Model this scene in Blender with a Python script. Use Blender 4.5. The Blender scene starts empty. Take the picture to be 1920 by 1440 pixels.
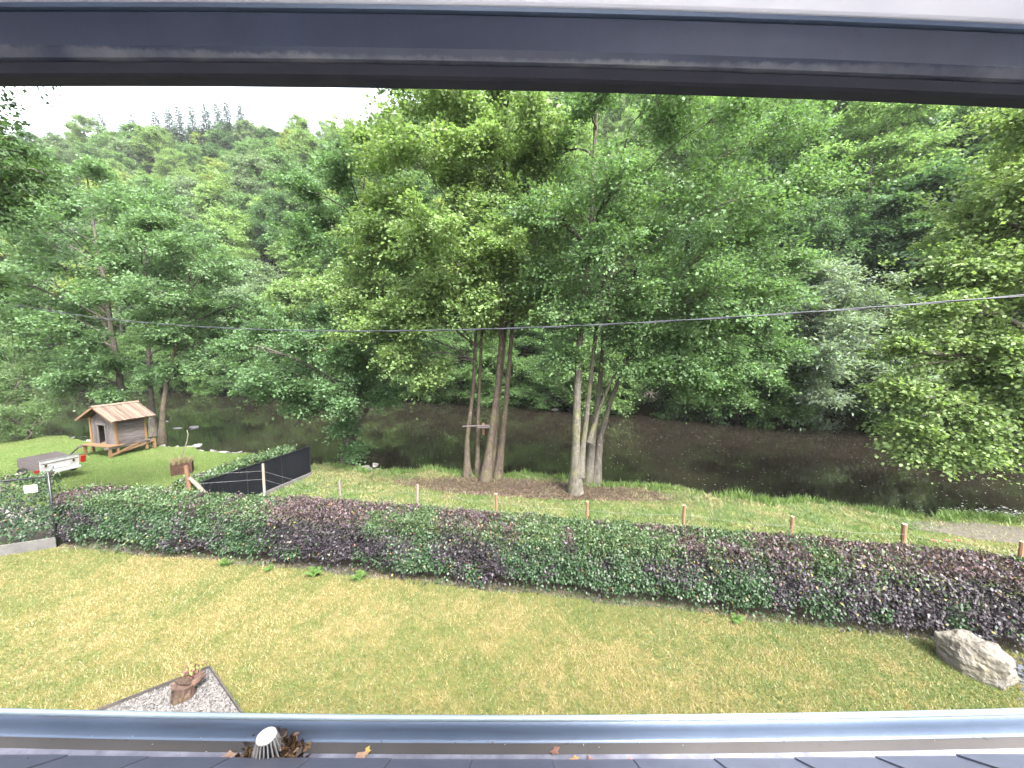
import bpy, bmesh, math, random
import numpy as np
from mathutils import Vector, Matrix, noise as mnoise

# ------------------------------------------------------------------ camera, sky, sun, exposure
scene = bpy.context.scene
COL = scene.collection
R = math.radians
cam_d = bpy.data.cameras.new('camera'); cam = bpy.data.objects.new('camera', cam_d); COL.objects.link(cam)
cam.location = (0, 0, 5.2); cam.rotation_euler = (R(90 - 5.9), 0, 0)
cam_d.sensor_width = 36; cam_d.lens = 13.56; cam_d.clip_start = 0.02; cam_d.clip_end = 2000
scene.camera = cam

SUN_EL, SUN_AZ = 52.0, 150.0       # azimuth measured clockwise from +Y (seen from above): behind the camera, to the right
world = bpy.data.worlds.new('World'); scene.world = world; world.use_nodes = True
wn = world.node_tree; wn.nodes.clear()
sky = wn.nodes.new('ShaderNodeTexSky'); sky.sky_type = 'NISHITA'; sky.sun_disc = False
sky.sun_elevation = R(SUN_EL); sky.sun_rotation = R(SUN_AZ); sky.dust_density = 4.0; sky.air_density = 1.0
hs = wn.nodes.new('ShaderNodeHueSaturation'); hs.inputs['Saturation'].default_value = 0.30
bgn = wn.nodes.new('ShaderNodeBackground'); bgn.inputs['Strength'].default_value = 0.15
wo = wn.nodes.new('ShaderNodeOutputWorld')
wn.links.new(sky.outputs[0], hs.inputs['Color']); wn.links.new(hs.outputs[0], bgn.inputs[0]); wn.links.new(bgn.outputs[0], wo.inputs[0])

sun_d = bpy.data.lights.new('sun', 'SUN'); sun_d.energy = 1.8; sun_d.angle = R(12); sun_d.color = (1.0, 0.97, 0.92)
sun = bpy.data.objects.new('sun', sun_d); COL.objects.link(sun)
sd = Vector((math.sin(R(SUN_AZ)) * math.cos(R(SUN_EL)), math.cos(R(SUN_AZ)) * math.cos(R(SUN_EL)), math.sin(R(SUN_EL))))
sun.rotation_euler = sd.to_track_quat('Z', 'Y').to_euler()

vs = scene.view_settings
vs.view_transform = 'Standard'; vs.look = 'None'; vs.gamma = 1.0; vs.use_curve_mapping = False
vs.exposure = 3.05

# ------------------------------------------------------------------ helpers
rng = np.random.default_rng(7)
random.seed(7)

def tag(o, label=None, cat=None, group=None, kind=None):
    if label: o['label'] = label
    if cat: o['category'] = cat
    if group: o['group'] = group
    if kind: o['kind'] = kind
    return o

def empty(name, loc=(0, 0, 0), rz=0.0):
    o = bpy.data.objects.new(name, None); COL.objects.link(o)
    o.location = loc; o.rotation_euler = (0, 0, rz); o.empty_display_size = 0.1
    return o

def add(name, me, mat=None, parent=None, loc=None, rot=None):
    o = bpy.data.objects.new(name, me); COL.objects.link(o)
    if mat is not None and len(me.materials) == 0: me.materials.append(mat)
    if parent is not None: o.parent = parent
    if loc is not None: o.location = loc
    if rot is not None: o.rotation_euler = rot
    return o

def np_mesh(name, verts, faces, smooth=False, colors=None):
    """verts (N,3); faces (M,k) with one k."""
    verts = np.ascontiguousarray(verts, dtype=np.float32); faces = np.ascontiguousarray(faces, dtype=np.int32)
    me = bpy.data.meshes.new(name)
    me.vertices.add(len(verts)); me.vertices.foreach_set('co', verts.ravel())
    m, k = faces.shape
    me.loops.add(m * k); me.loops.foreach_set('vertex_index', faces.ravel())
    me.polygons.add(m); me.polygons.foreach_set('loop_start', np.arange(0, m * k, k, dtype=np.int32))
    if smooth: me.polygons.foreach_set('use_smooth', np.ones(m, dtype=bool))
    if colors is not None:
        a = me.color_attributes.new('lc', 'FLOAT_COLOR', 'POINT')
        c = np.ones((len(verts), 4), dtype=np.float32); c[:, :3] = colors
        a.data.foreach_set('color', c.ravel())
    me.update(calc_edges=True)
    return me

def norm(a): return a / np.maximum(np.linalg.norm(a, axis=-1, keepdims=True), 1e-9)

class MB:
    """small mesh collector: boxes, tubes, lathes"""
    def __init__(s): s.v = []; s.f = []
    def poly(s, pts, faces):
        b = len(s.v); s.v += [tuple(p) for p in pts]; s.f += [tuple(i + b for i in f) for f in faces]; return s
    def box(s, c, d, rot=None):
        x, y, z = d[0] / 2, d[1] / 2, d[2] / 2
        P = [Vector(p) for p in ((-x, -y, -z), (x, -y, -z), (x, y, -z), (-x, y, -z), (-x, -y, z), (x, -y, z), (x, y, z), (-x, y, z))]
        if rot is not None: P = [rot @ p for p in P]
        c = Vector(c)
        return s.poly([p + c for p in P], [(0, 3, 2, 1), (4, 5, 6, 7), (0, 1, 5, 4), (1, 2, 6, 5), (2, 3, 7, 6), (3, 0, 4, 7)])
    def beam(s, a, b, w, h, up=(0, 0, 1)):
        a, b = Vector(a), Vector(b); d = (b - a); L = d.length; y = d.normalized()
        x = y.cross(Vector(up)).normalized(); z = x.cross(y)
        M = Matrix((x, y, z)).transposed()
        return s.box((a + b) / 2, (w, L, h), M)
    def tube(s, pts, rad, n=8, cap=True):
        pts = [Vector(p) for p in pts]; rings = []
        if not hasattr(rad, '__len__'): rad = [rad] * len(pts)
        up = Vector((0.3, 0.2, 1))
        for i, p in enumerate(pts):
            t = (pts[min(i + 1, len(pts) - 1)] - pts[max(i - 1, 0)]).normalized()
            u = t.cross(up)
            if u.length < .05: u = t.cross(Vector((1, 0, 0)))
            u.normalize(); w = t.cross(u)
            b = len(s.v)
            s.v += [tuple(p + (u * math.cos(2 * math.pi * k / n) + w * math.sin(2 * math.pi * k / n)) * rad[i]) for k in range(n)]
            rings.append(b)
        for a, b in zip(rings, rings[1:]):
            s.f += [(a + k, a + (k + 1) % n, b + (k + 1) % n, b + k) for k in range(n)]
        if cap:
            s.f.append(tuple(rings[0] + k for k in range(n))[::-1]); s.f.append(tuple(rings[-1] + k for k in range(n)))
        return s
    def mesh(s, name, smooth=False, bevel=0.0):
        me = bpy.data.meshes.new(name); me.from_pydata(s.v, [], s.f); me.update()
        bm = bmesh.new(); bm.from_mesh(me)
        bmesh.ops.recalc_face_normals(bm, faces=bm.faces)
        if bevel: bmesh.ops.bevel(bm, geom=list(bm.edges), offset=bevel, segments=1, affect='EDGES')
        bm.to_mesh(me); bm.free()
        if smooth: me.polygons.foreach_set('use_smooth', np.ones(len(me.polygons), dtype=bool))
        return me

# ------------------------------------------------------------------ materials
class NT:
    def __init__(s, name):
        s.m = bpy.data.materials.new(name); s.m.use_nodes = True; s.t = s.m.node_tree; s.t.nodes.clear()
        s.out = s.n('ShaderNodeOutputMaterial')
    def n(s, typ, **kw):
        nd = s.t.nodes.new(typ)
        for k, v in kw.items():
            if k.startswith('i_'):
                key = k[2:]
                key = int(key) if key.isdigit() else key.replace('_', ' ')
                nd.inputs[key].default_value = v
            else: setattr(nd, k, v)
        return nd
    def l(s, a, b): s.t.links.new(a, b)
    def coord(s, kind='Object'): return s.n('ShaderNodeTexCoord').outputs[kind]
    def pos(s): return s.n('ShaderNodeNewGeometry').outputs['Position']
    def noise(s, vec, scale, detail=4, rough=.55, out='Fac'):
        nd = s.n('ShaderNodeTexNoise'); nd.inputs['Scale'].default_value = scale; nd.inputs['Detail'].default_value = detail
        nd.inputs['Roughness'].default_value = rough; s.l(vec, nd.inputs['Vector']); return nd.outputs[out]
    def ramp(s, fac, stops, interp='LINEAR'):
        nd = s.n('ShaderNodeValToRGB'); cr = nd.color_ramp; cr.interpolation = interp
        while len(cr.elements) < len(stops): cr.elements.new(.5)
        for e, (p, c) in zip(cr.elements, stops):
            e.position = p; e.color = (c[0], c[1], c[2], 1) if hasattr(c, '__len__') else (c, c, c, 1)
        s.l(fac, nd.inputs[0]); return nd.outputs[0]
    def mix(s, fac, a, b, blend='MIX'):
        nd = s.n('ShaderNodeMix', data_type='RGBA', blend_type=blend)
        for v, i in ((fac, 0), (a, 6), (b, 7)):
            if hasattr(v, 'links') or isinstance(v, bpy.types.NodeSocket): s.l(v, nd.inputs[i])
            else: nd.inputs[i].default_value = v if i == 0 else (v[0], v[1], v[2], 1)
        return nd.outputs[2]
    def math(s, op, a, b=None):
        nd = s.n('ShaderNodeMath', operation=op)
        for v, i in ((a, 0), (b, 1)):
            if v is None: continue
            if isinstance(v, bpy.types.NodeSocket): s.l(v, nd.inputs[i])
            else: nd.inputs[i].default_value = v
        return nd.outputs[0]
    def bump(s, h, strength=.3, dist=.02):
        nd = s.n('ShaderNodeBump'); nd.inputs['Strength'].default_value = strength; nd.inputs['Distance'].default_value = dist
        s.l(h, nd.inputs['Height']); return nd.outputs[0]
    def bsdf(s, col, rough=.7, spec=.4, normal=None, metal=0.0):
        p = s.n('ShaderNodeBsdfPrincipled')
        for v, k in ((col, 'Base Color'), (rough, 'Roughness'), (metal, 'Metallic')):
            if isinstance(v, bpy.types.NodeSocket): s.l(v, p.inputs[k])
            else: p.inputs[k].default_value = (v[0], v[1], v[2], 1) if k == 'Base Color' else v
        p.inputs['Specular IOR Level'].default_value = spec
        if normal is not None: s.l(normal, p.inputs['Normal'])
        return p
    def done(s, sh): s.l(sh, s.out.inputs[0]); return s.m

def vary(m, scale, a, b):
    """noise-mixed colour"""
    return m.ramp(m.noise(m.coord(), scale), [(.3, a), (.7, b)])

def leaf_mat(name, use_obj_color=True, trans=.46, rough=.52, spec=.27):
    """'lc' attribute: r = brightness, g = yellowing, b = second tint; object colour gives the tree's own green"""
    m = NT(name)
    at = m.n('ShaderNodeAttribute', attribute_name='lc')
    if use_obj_color:
        sep = m.n('ShaderNodeSeparateColor'); m.l(at.outputs['Color'], sep.inputs[0])
        oi = m.n('ShaderNodeObjectInfo')
        yel = m.mix(m.math('MULTIPLY', sep.outputs[1], .75), oi.outputs['Color'], m.mix(1.0, oi.outputs['Color'], (1.45, 1.15, .8), 'MULTIPLY'))
        sc = m.n('ShaderNodeVectorMath', operation='SCALE'); m.l(yel, sc.inputs[0]); m.l(sep.outputs[0], sc.inputs['Scale'])
        col = sc.outputs[0]
    else: col = at.outputs['Color']
    hsn = m.n('ShaderNodeHueSaturation'); hsn.inputs['Saturation'].default_value = .88; m.l(col, hsn.inputs['Color']); col = hsn.outputs[0]
    p = m.bsdf(col, rough, spec)
    tr = m.n('ShaderNodeBsdfTranslucent'); m.l(m.mix(1.0, col, (1.12, 1.22, .68), 'MULTIPLY'), tr.inputs[0])
    mx = m.n('ShaderNodeMixShader'); mx.inputs[0].default_value = trans
    m.l(p.outputs[0], mx.inputs[1]); m.l(tr.outputs[0], mx.inputs[2])
    return m.done(mx.outputs[0])

def bark_mat(name, a, b, moss=(.09, .1, .03), moss_amt=.35, scale=1.0):
    m = NT(name); co = m.coord()
    mp = m.n('ShaderNodeMapping'); mp.inputs['Scale'].default_value = (1, 1, .25); m.l(co, mp.inputs[0])
    n1 = m.noise(mp.outputs[0], 14 * scale, 6, .65); n2 = m.noise(co, 2.2 * scale, 4)
    c = m.ramp(n1, [(.3, a), (.7, b)])
    c = m.mix(m.ramp(n2, [(.50, 0), (.50 + .3 * (1.05 - moss_amt), moss_amt)]), c, moss); c = m.mix(m.ramp(m.noise(co, 7 * scale, 5, .7), [(.56, 0), (.68, .7)]), c, tuple(min(.4, v * 1.7) for v in b)); c = m.mix(m.ramp(m.noise(co, 4.3 * scale, 5, .7), [(.58, 0), (.70, .7)]), c, tuple(v * .5 for v in a))
    return m.done(m.bsdf(c, .9, .2, m.bump(n1, .8, .03)).outputs[0])

def simple(name, a, b, scale=6, rough=.7, spec=.4, bump=0., metal=0., bscale=None):
    m = NT(name); co = m.coord()
    n = m.noise(co, scale, 6, .6)
    c = m.ramp(n, [(.3, a), (.7, b)])
    nrm = m.bump(m.noise(co, bscale or scale * 4, 5), bump, .01) if bump else None
    return m.done(m.bsdf(c, rough, spec, nrm, metal).outputs[0])

def wood_mat(name, a, b, axis=0, dark=None):
    """weathered wood: streaks along one object axis + per-piece random tone"""
    m = NT(name); co = m.coord(); oi = m.n('ShaderNodeObjectInfo')
    ad = m.n('ShaderNodeVectorMath', operation='ADD'); m.l(co, ad.inputs[0])
    cmb = m.n('ShaderNodeCombineXYZ')
    for i in range(3): m.l(m.math('MULTIPLY', oi.outputs['Random'], 37.0 + i * 11), cmb.inputs[i])
    m.l(cmb.outputs[0], ad.inputs[1])
    mp = m.n('ShaderNodeMapping'); sc = [26, 26, 26]; sc[axis] = 2.2; mp.inputs['Scale'].default_value = sc; m.l(ad.outputs[0], mp.inputs[0])
    n = m.noise(mp.outputs[0], 1.0, 6, .65)
    c = m.ramp(n, [(.28, a), (.72, b)])
    g = m.ramp(oi.outputs['Random'], [(0, .62), (1, 1.18)])
    c = m.mix(1.0, c, g, 'MULTIPLY')
    return m.done(m.bsdf(c, .85, .2, m.bump(n, .5, .01)).outputs[0])

M = {}
M['leaf'] = leaf_mat('leaf_foliage')
M['hedge'] = leaf_mat('hedge_foliage', False, .22, .46, .32)
M['plant'] = leaf_mat('plant_foliage', False, .35, .5, .3)
M['needle'] = leaf_mat('needle_foliage', True, .1, .6, .2)
M['bark_brown'] = bark_mat('bark_brown', (.028, .022, .017), (.085, .067, .051), moss_amt=.35)
M['bark_grey'] = bark_mat('bark_grey', (.036, .032, .026), (.108, .097, .08), moss_amt=.55)
M['bark_dark'] = bark_mat('bark_dark', (.03, .027, .024), (.095, .083, .07), moss_amt=.3)
M['water'] = None

def water_mat():
    m = NT('river_water'); p = m.pos()
    mp = m.n('ShaderNodeMapping'); mp.inputs['Scale'].default_value = (.7, 1.6, 1); m.l(p, mp.inputs[0])
    n1 = m.noise(mp.outputs[0], .5, 3); n2 = m.noise(mp.outputs[0], 5.0, 3)
    c = m.ramp(n1, [(.3, (.0078, .0064, .0048)), (.7, (.0125, .0102, .0076))])
    h = m.math('ADD', m.math('MULTIPLY', n1, 2.0), m.math('MULTIPLY', n2, .25))
    pr = m.bsdf(c, .035, .5, m.bump(h, .07, .05)); pr.inputs['IOR'].default_value = 1.33
    return m.done(pr.outputs[0])
M['water'] = water_mat()

def lawn_mat(name, cols, s1=.55, s2=6.0, soil=None, soil_amt=0.0):
    m = NT(name); p = m.pos()
    n1 = m.noise(p, s1, 5, .6); n2 = m.noise(p, s2, 5, .65); n3 = m.noise(p, 60, 3, .7)
    f = m.math('ADD', m.math('MULTIPLY', n1, .55), m.math('MULTIPLY', n2, .45))
    c = m.ramp(f, [(.36, cols[0]), (.5, cols[1]), (.62, cols[2])])
    c = m.mix(1.0, c, m.ramp(n3, [(.25, .55), (.75, 1.3)]), 'MULTIPLY')
    if soil:
        c = m.mix(m.ramp(m.noise(p, .9, 4), [(.55 - soil_amt, 0), (.68 - soil_amt, 1)]), c, soil)
    return m.done(m.bsdf(c, .95, .15, m.bump(m.math('ADD', n2, n3), .6, .03)).outputs[0])
M['lawn'] = lawn_mat('dry_lawn', [(.060, .076, .018), (.10, .094, .030), (.145, .118, .048)])
M['meadow'] = lawn_mat('meadow_turf', [(.040, .072, .014), (.06, .085, .02), (.10, .092, .038)], .7)
M['green_lawn'] = lawn_mat('green_lawn', [(.045, .08, .017), (.062, .092, .021), (.08, .098, .03)], .3)
M['soil'] = simple('bare_soil', (.042, .03, .022), (.095, .07, .052), 3, .95, .1, .6)
M['forest_floor'] = simple('forest_floor', (.014, .016, .006), (.034, .032, .015), .8, .95, .1, .5)
M['river_bed'] = simple('river_bed', (.05, .035, .02), (.1, .07, .05), .8, .9, .2)
M['path'] = simple('path_gravel', (.11, .095, .085), (.22, .19, .175), 14, .9, .2, .6, bscale=60)

# ------------------------------------------------------------------ terrain
HEDGE_X = np.array([-60, -11.7, -5.8, 0, 4.47, 7.38, 8.44, 16, 60]); HEDGE_Y = np.array([15, 9.45, 8.58, 7.62, 6.84, 6.25, 6.0, 4.3, 1.5])
BANK_X = np.array([-260, -60, -25.6, -14.2, -9.6, -6, 0, 5, 10, 15, 20, 30, 60, 260]); BANK_Y = np.array([48, 33, 22.6, 19.7, 17.6, 17.0, 16.4, 15.0, 13.4, 12.1, 11.6, 11, 9, 5])
FAR_X = np.array([-260, -120, -75, -38, -7, 8, 21, 29, 40, 60, 100, 260]); FAR_Y = np.array([82, 70, 62, 54, 46, 40, 34, 29, 26, 23, 20, 15])
WATER_Z = -1.5
def hedge_y(x): return np.interp(x, HEDGE_X, HEDGE_Y)
def bank_y(x): return np.interp(x, BANK_X, BANK_Y) + .25 * np.sin(x * 1.3) + .12 * np.sin(x * 3.1)
def far_y(x): return np.interp(x, FAR_X, FAR_Y) + .6 * np.sin(x * .5)
def hill_z(x, s):
    """height above the far bank, s metres behind it"""
    sl = np.interp(x, [-200, -150, -110, -70, -30, 10, 40, 120], [1.07, 1.05, .95, .85, .86, .92, .98, 1.0])
    top = np.interp(x, [-200, -150, -110, -70, -30, 10, 40, 120], [55, 58, 76, 80, 84, 120, 150, 150])
    a = np.minimum(s, top) * sl + np.maximum(s - top, 0) * .08
    return -.5 + a + 1.2 * np.sin(x * .11 + s * .06) * np.clip(s / 15, 0, 1)
def near_z(x, y):
    """plateau this side of the river"""
    hy = hedge_y(x); t = np.clip((y - hy - 1.0) / np.maximum(bank_y(x) - hy - 1.0, .5), 0, 1)
    return -.42 * np.clip(t * 2.0, 0, 1) - .12 * np.clip(t - .6, 0, 1)
def ground_z(x, y):
    x = float(x); y = float(y)
    if y < bank_y(x): return float(near_z(x, y))
    f = far_y(x)
    if y > f: return float(hill_z(x, (y - f) * .92))
    return -2.3

xs = np.unique(np.concatenate([np.linspace(-260, -45, 30), np.linspace(-45, 45, 181), np.linspace(45, 260, 30)]))
def strip(name, rows, mat, kind='structure', sel=None):
    """rows: list of functions x -> (y, z); stitched between consecutive rows"""
    X = xs if sel is None else xs[sel(xs)]
    pts = []
    for r in rows:
        y, z = r(X); pts.append(np.stack([X, y, z], 1))
    V = np.concatenate(pts); n = len(X); F = []
    for j in range(len(rows) - 1):
        a = np.arange(n - 1) + j * n
        F.append(np.stack([a, a + 1, a + 1 + n, a + n], 1))
    o = add(name, np_mesh(name, V, np.concatenate(F), True), mat)
    return tag(o, kind=kind)
def lerp_rows(f0, f1, n, zf): return [(lambda t: lambda X: ((1 - t) * f0(X) + t * f1(X), zf(X, (1 - t) * f0(X) + t * f1(X))))(k / n) for k in range(n + 1)]
y_house = lambda X: np.minimum(np.full_like(X, -12.0), hedge_y(X) - 8)
strip('lawn', lerp_rows(y_house, lambda X: hedge_y(X) + .02 + .05 * np.sin(X * 2.3) + .04 * np.sin(X * 5.1), 14, lambda X, Y: near_z(X, Y)), M['lawn'])
M['hedge_soil'] = simple('hedge_soil', (.035, .028, .02), (.10, .085, .07), 5, .95, .1, .6)
strip('hedge_bed', lerp_rows(lambda X: hedge_y(X) + .02 + .05 * np.sin(X * 2.3) + .04 * np.sin(X * 5.1), lambda X: hedge_y(X) + 1.0, 3, lambda X, Y: near_z(X, Y)), M['hedge_soil'])
strip('path', lerp_rows(lambda X: hedge_y(X) + 1.0, lambda X: hedge_y(X) + 2.2, 3, lambda X, Y: near_z(X, Y)), M['path'])
mead = lerp_rows(lambda X: hedge_y(X) + 2.2, bank_y, 12, lambda X, Y: near_z(X, Y))
strip('meadow', mead, M['meadow'], sel=lambda X: X >= -9.5)
strip('neighbour_lawn', mead, M['green_lawn'], sel=lambda X: X <= -9.5)
strip('river_bank', [lambda X: (bank_y(X), near_z(X, bank_y(X))), lambda X: (bank_y(X) + .35, near_z(X, bank_y(X)) - .35), lambda X: (bank_y(X) + .9, np.full_like(X, -1.6)), lambda X: (bank_y(X) + 1.8, np.full_like(X, -2.3))], M['soil'])
strip('river_bed', [lambda X: (bank_y(X) + 1.8, np.full_like(X, -2.3)), lambda X: (far_y(X) - 1.5, np.full_like(X, -2.3))], M['river_bed'])
strip('far_bank', [lambda X: (far_y(X) - 1.5, np.full_like(X, -2.3)), lambda X: (far_y(X) - .4, np.full_like(X, -1.3)), lambda X: (far_y(X), hill_z(X, np.zeros_like(X)))], M['forest_floor'])
hrows = []
for s in list(np.linspace(0, 120, 41)) + [150, 200, 300, 500]:
    hrows.append((lambda s: lambda X: (far_y(X) + s / .92, hill_z(X, np.full_like(X, s))))(s))
strip('hillside', hrows, M['forest_floor'])
strip('river', [lambda X: (bank_y(X) + .2, np.full_like(X, WATER_Z)), lambda X: (far_y(X) - .2, np.full_like(X, WATER_Z))], M['water'])

# ------------------------------------------------------------------ foliage generators
def leaves_mesh(name, pos, d, nrm, length, wr=.6, lc=None, fold=.12):
    """one rhombic, slightly folded leaf (a quad) per position"""
    d = norm(d); nrm = norm(nrm - d * np.sum(nrm * d, 1, keepdims=True)); side = np.cross(d, nrm)
    L = length[:, None]; W = L * wr * .5
    v = np.empty((len(pos), 4, 3), np.float32)
    v[:, 0] = pos
    v[:, 1] = pos + d * L * .48 + side * W + nrm * L * fold
    v[:, 2] = pos + d * L
    v[:, 3] = pos + d * L * .45 - side * W + nrm * L * fold
    f = np.arange(len(pos) * 4, dtype=np.int32).reshape(-1, 4)
    return np_mesh(name, v.reshape(-1, 3), f, False, None if lc is None else np.repeat(lc, 4, 0))

def wood_from(tubes, name):
    """tubes: list of (points (k,3), radii (k,), sides)"""
    V = []; F = []; base = 0
    for P, rad, n in tubes:
        P = np.asarray(P, float); k = len(P)
        T = np.empty_like(P); T[1:-1] = P[2:] - P[:-2]; T[0] = P[1] - P[0]; T[-1] = P[-1] - P[-2]; T = norm(T)
        ref = np.array([.31, .17, .94]); U = np.cross(T, ref); bad = np.linalg.norm(U, axis=1) < .1
        U[bad] = np.cross(T[bad], np.array([1., 0, 0])); U = norm(U); W = np.cross(T, U)
        a = np.arange(n) * 2 * np.pi / n
        ring = P[:, None, :] + (U[:, None, :] * np.cos(a)[None, :, None] + W[:, None, :] * np.sin(a)[None, :, None]) * np.asarray(rad)[:, None, None]
        V.append(ring.reshape(-1, 3))
        i = np.arange(k - 1)[:, None] * n + np.arange(n)[None, :]; j = np.arange(k - 1)[:, None] * n + (np.arange(n)[None, :] + 1) % n
        F.append((np.stack([i, j, j + n, i + n], -1).reshape(-1, 4)) + base); base += k * n
    return np_mesh(name, np.concatenate(V), np.concatenate(F), True)

def bez(a, b, c, n):
    t = np.linspace(0, 1, n)[:, None]; return (1 - t) ** 2 * a + 2 * t * (1 - t) * b + t ** 2 * c

def wobble(P, amp, r):
    P = np.array(P, float); q = r.normal(0, amp, P.shape); q[0] = 0; return P + q

def build_crown(r, trunks, lobes, subs=9, sprays=8, leaves=28, spray_r=.45, leaf_len=.11, wr=.62, droop=.25, sides=5, twigs=True,
                up_bias=.25, yellow=.25, axis=None, flat=.55, min_start=-9.0):
    """trunks: list of (polyline, radii). lobes: list of (centre, radius). Returns (wood mesh tubes, leaf arrays)."""
    tubes = []
    TP = []; TR = []
    for P, rad in trunks:
        P = np.asarray(P, float); m = 40
        s = np.linspace(0, len(P) - 1, m); Q = np.stack([np.interp(s, np.arange(len(P)), P[:, k]) for k in range(3)], 1)
        rr = np.interp(s, np.arange(len(P)), rad) * (1 + .32 * np.exp(-(Q[:, 2] - Q[0, 2] - .35) / .28).clip(0, 1.0) * (sides > 3)) * (1 + r.normal(0, .03, m))
        TP.append(Q); TR.append(rr)
        tubes.append((Q[::2] if m > 20 else Q, rr[::2], 10))
    TPa = np.concatenate(TP); TRa = np.concatenate(TR)
    ax = np.mean([p[-1][:2] for p, _ in trunks], axis=0) if axis is None else np.asarray(axis)
    SC = []; SD = []; 
    for c, lr in lobes:
        c = np.asarray(c, float); lr3 = np.ones(3) * lr * np.array([1, 1, .8])
        hd = np.linalg.norm(TPa[:, :2] - c[:2], axis=1)
        cost = np.linalg.norm(TPa - c, axis=1) + 3.0 * np.maximum(0, TPa[:, 2] - (c[2] - .45 * hd)) + np.where(TRa < .02, 2, 0) + 6.0 * np.maximum(0, min_start - TPa[:, 2])
        i = int(np.argmin(cost)); a = TPa[i]
        r0 = min(TRa[i] * .6, .025 + .022 * np.linalg.norm(c - a))
        mid = (a + c) / 2 + np.array([0, 0, .18 * np.linalg.norm(c - a)]) + r.normal(0, .12 * lr, 3)
        B = bez(a, mid, c, 8); tubes.append((wobble(B, .035 * lr, r), np.linspace(r0, max(r0 * .4, .012), 8), sides + 1))
        out = np.array([c[0] - ax[0], c[1] - ax[1], 0]); out = out / max(np.linalg.norm(out), .5)
        for k in range(subs):
            d = r.normal(0, 1, 3) + out * .55 + np.array([0, 0, up_bias]); d /= np.linalg.norm(d)
            e = c + d * lr3 * r.uniform(.7, 1.12)
            b0 = B[r.integers(4, 8)]
            m2 = (b0 + e) / 2 + np.array([0, 0, .12 * lr])
            S = bez(b0, m2, e, 5)
            tubes.append((S, np.linspace(max(r0 * .35, .010), .005, 5), 4 if sides > 4 else 3))
            for q in range(sprays):
                t = r.uniform(.3, 1.05); p = S[min(int(t * 4), 4)] if t >= 1 else S[int(t * 4)] * (1 - (t * 4) % 1) + S[min(int(t * 4) + 1, 4)] * ((t * 4) % 1)
                p2 = p + r.normal(0, .17 * lr, 3) * np.array([1, 1, .6])
                if twigs and q % 2: tubes.append((np.array([p, p2]), np.array([.006, .003]), 3))
                dd = d * np.array([1, 1, .4]) + r.normal(0, .45, 3) * np.array([1, 1, .35])
                SC.append(p2); SD.append(dd)
    SC = np.array(SC); SD = norm(np.array(SD)); ns = len(SC)
    N = ns * leaves
    e1 = np.repeat(SD, leaves, 0); c = np.repeat(SC, leaves, 0)
    upv = norm(np.array([0, 0, 1.0]) + r.normal(0, .28, (ns, 3)) + SD * .35); upv = np.repeat(upv, leaves, 0)
    e2 = norm(np.cross(upv, e1)); nn = norm(np.cross(e1, e2))
    nn = np.where(nn[:, 2:3] < 0, -nn, nn)
    sr = np.repeat(r.uniform(.6, 1.3, ns), leaves) * spray_r
    u = r.normal(0, .55, N) * sr; w = r.normal(0, .4, N) * sr; h = r.normal(0, .16, N) * sr
    pos = c + e1 * u[:, None] + e2 * w[:, None] + nn * h[:, None]
    pos[:, 2] -= droop * (u * u + w * w) / np.maximum(sr, .05)
    d = e1 * .8 + e2 * (np.sign(w) * .6)[:, None] + r.normal(0, .45, (N, 3)); d[:, 2] -= droop
    nr = nn + r.normal(0, flat, (N, 3))
    L = leaf_len * r.uniform(.5, 1.35, N)
    spr = np.repeat(r.uniform(.82, 1.16, ns), leaves)
    lc = np.stack([spr * r.uniform(.75, 1.25, N), np.clip(np.repeat(r.beta(.9, 3, ns), leaves) * yellow * 4 + r.normal(0, .12, N), 0, 1), r.random(N)], 1)
    return tubes, (pos, d, nr, L, lc)

def envelope(r, c, rad, n, lr, zmin=-1e9, hollow=.35):
    """lobe centres through an ellipsoid, spread apart"""
    out = []; c = np.asarray(c, float); rad = np.asarray(rad, float); tries = 0
    while len(out) < n and tries < 4000:
        tries += 1
        d = r.normal(0, 1, 3); d /= np.linalg.norm(d); q = r.uniform(hollow ** 3, 1) ** (1 / 3)
        p = c + d * rad * q
        if p[2] < zmin: continue
        k = lr * r.uniform(.75, 1.25)
        if any(np.linalg.norm(p - o[0]) < .75 * (k + o[1]) * (1 - tries / 4000) for o in out): continue
        out.append((p, k))
    return out

def tree(name, label, loc, trunks, lobes, seed, color, bark, group=None, cat='tree', **kw):
    r = np.random.default_rng(seed); o = np.asarray(loc, float)      # trunks and lobes come in world coordinates
    trunks = [(np.asarray(P, float) - o, rad) for P, rad in trunks]; lobes = [(np.asarray(c, float) - o, k) for c, k in lobes]
    tubes, (pos, d, nr, L, lc) = build_crown(r, trunks, lobes, **kw)
    root = empty(name, loc); tag(root, label, cat, group)
    nt = len(trunks)
    for i in range(nt):
        add('trunk', wood_from(tubes[i:i + 1], 'trunk'), M[bark], root)
    br = wood_from(tubes[nt:], 'limbs')
    add('limbs', br, M['bark_dark'], root)
    cr = add('crown', leaves_mesh('crown', pos, d, nr, L, kw.get('wr', .62), lc), M['leaf'], root)
    cr.color = (*color, 1)
    return root


def taper(a, b, n): return np.linspace(a, b, n)
def tr(pts, r0, r1):
    P = np.array(pts, float); n = len(P); rad = np.linspace(r0, r1, n); rad[0] *= 1.35; return (P, rad)
def env(seed, *a, **k): return envelope(np.random.default_rng(seed), *a, **k)

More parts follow.
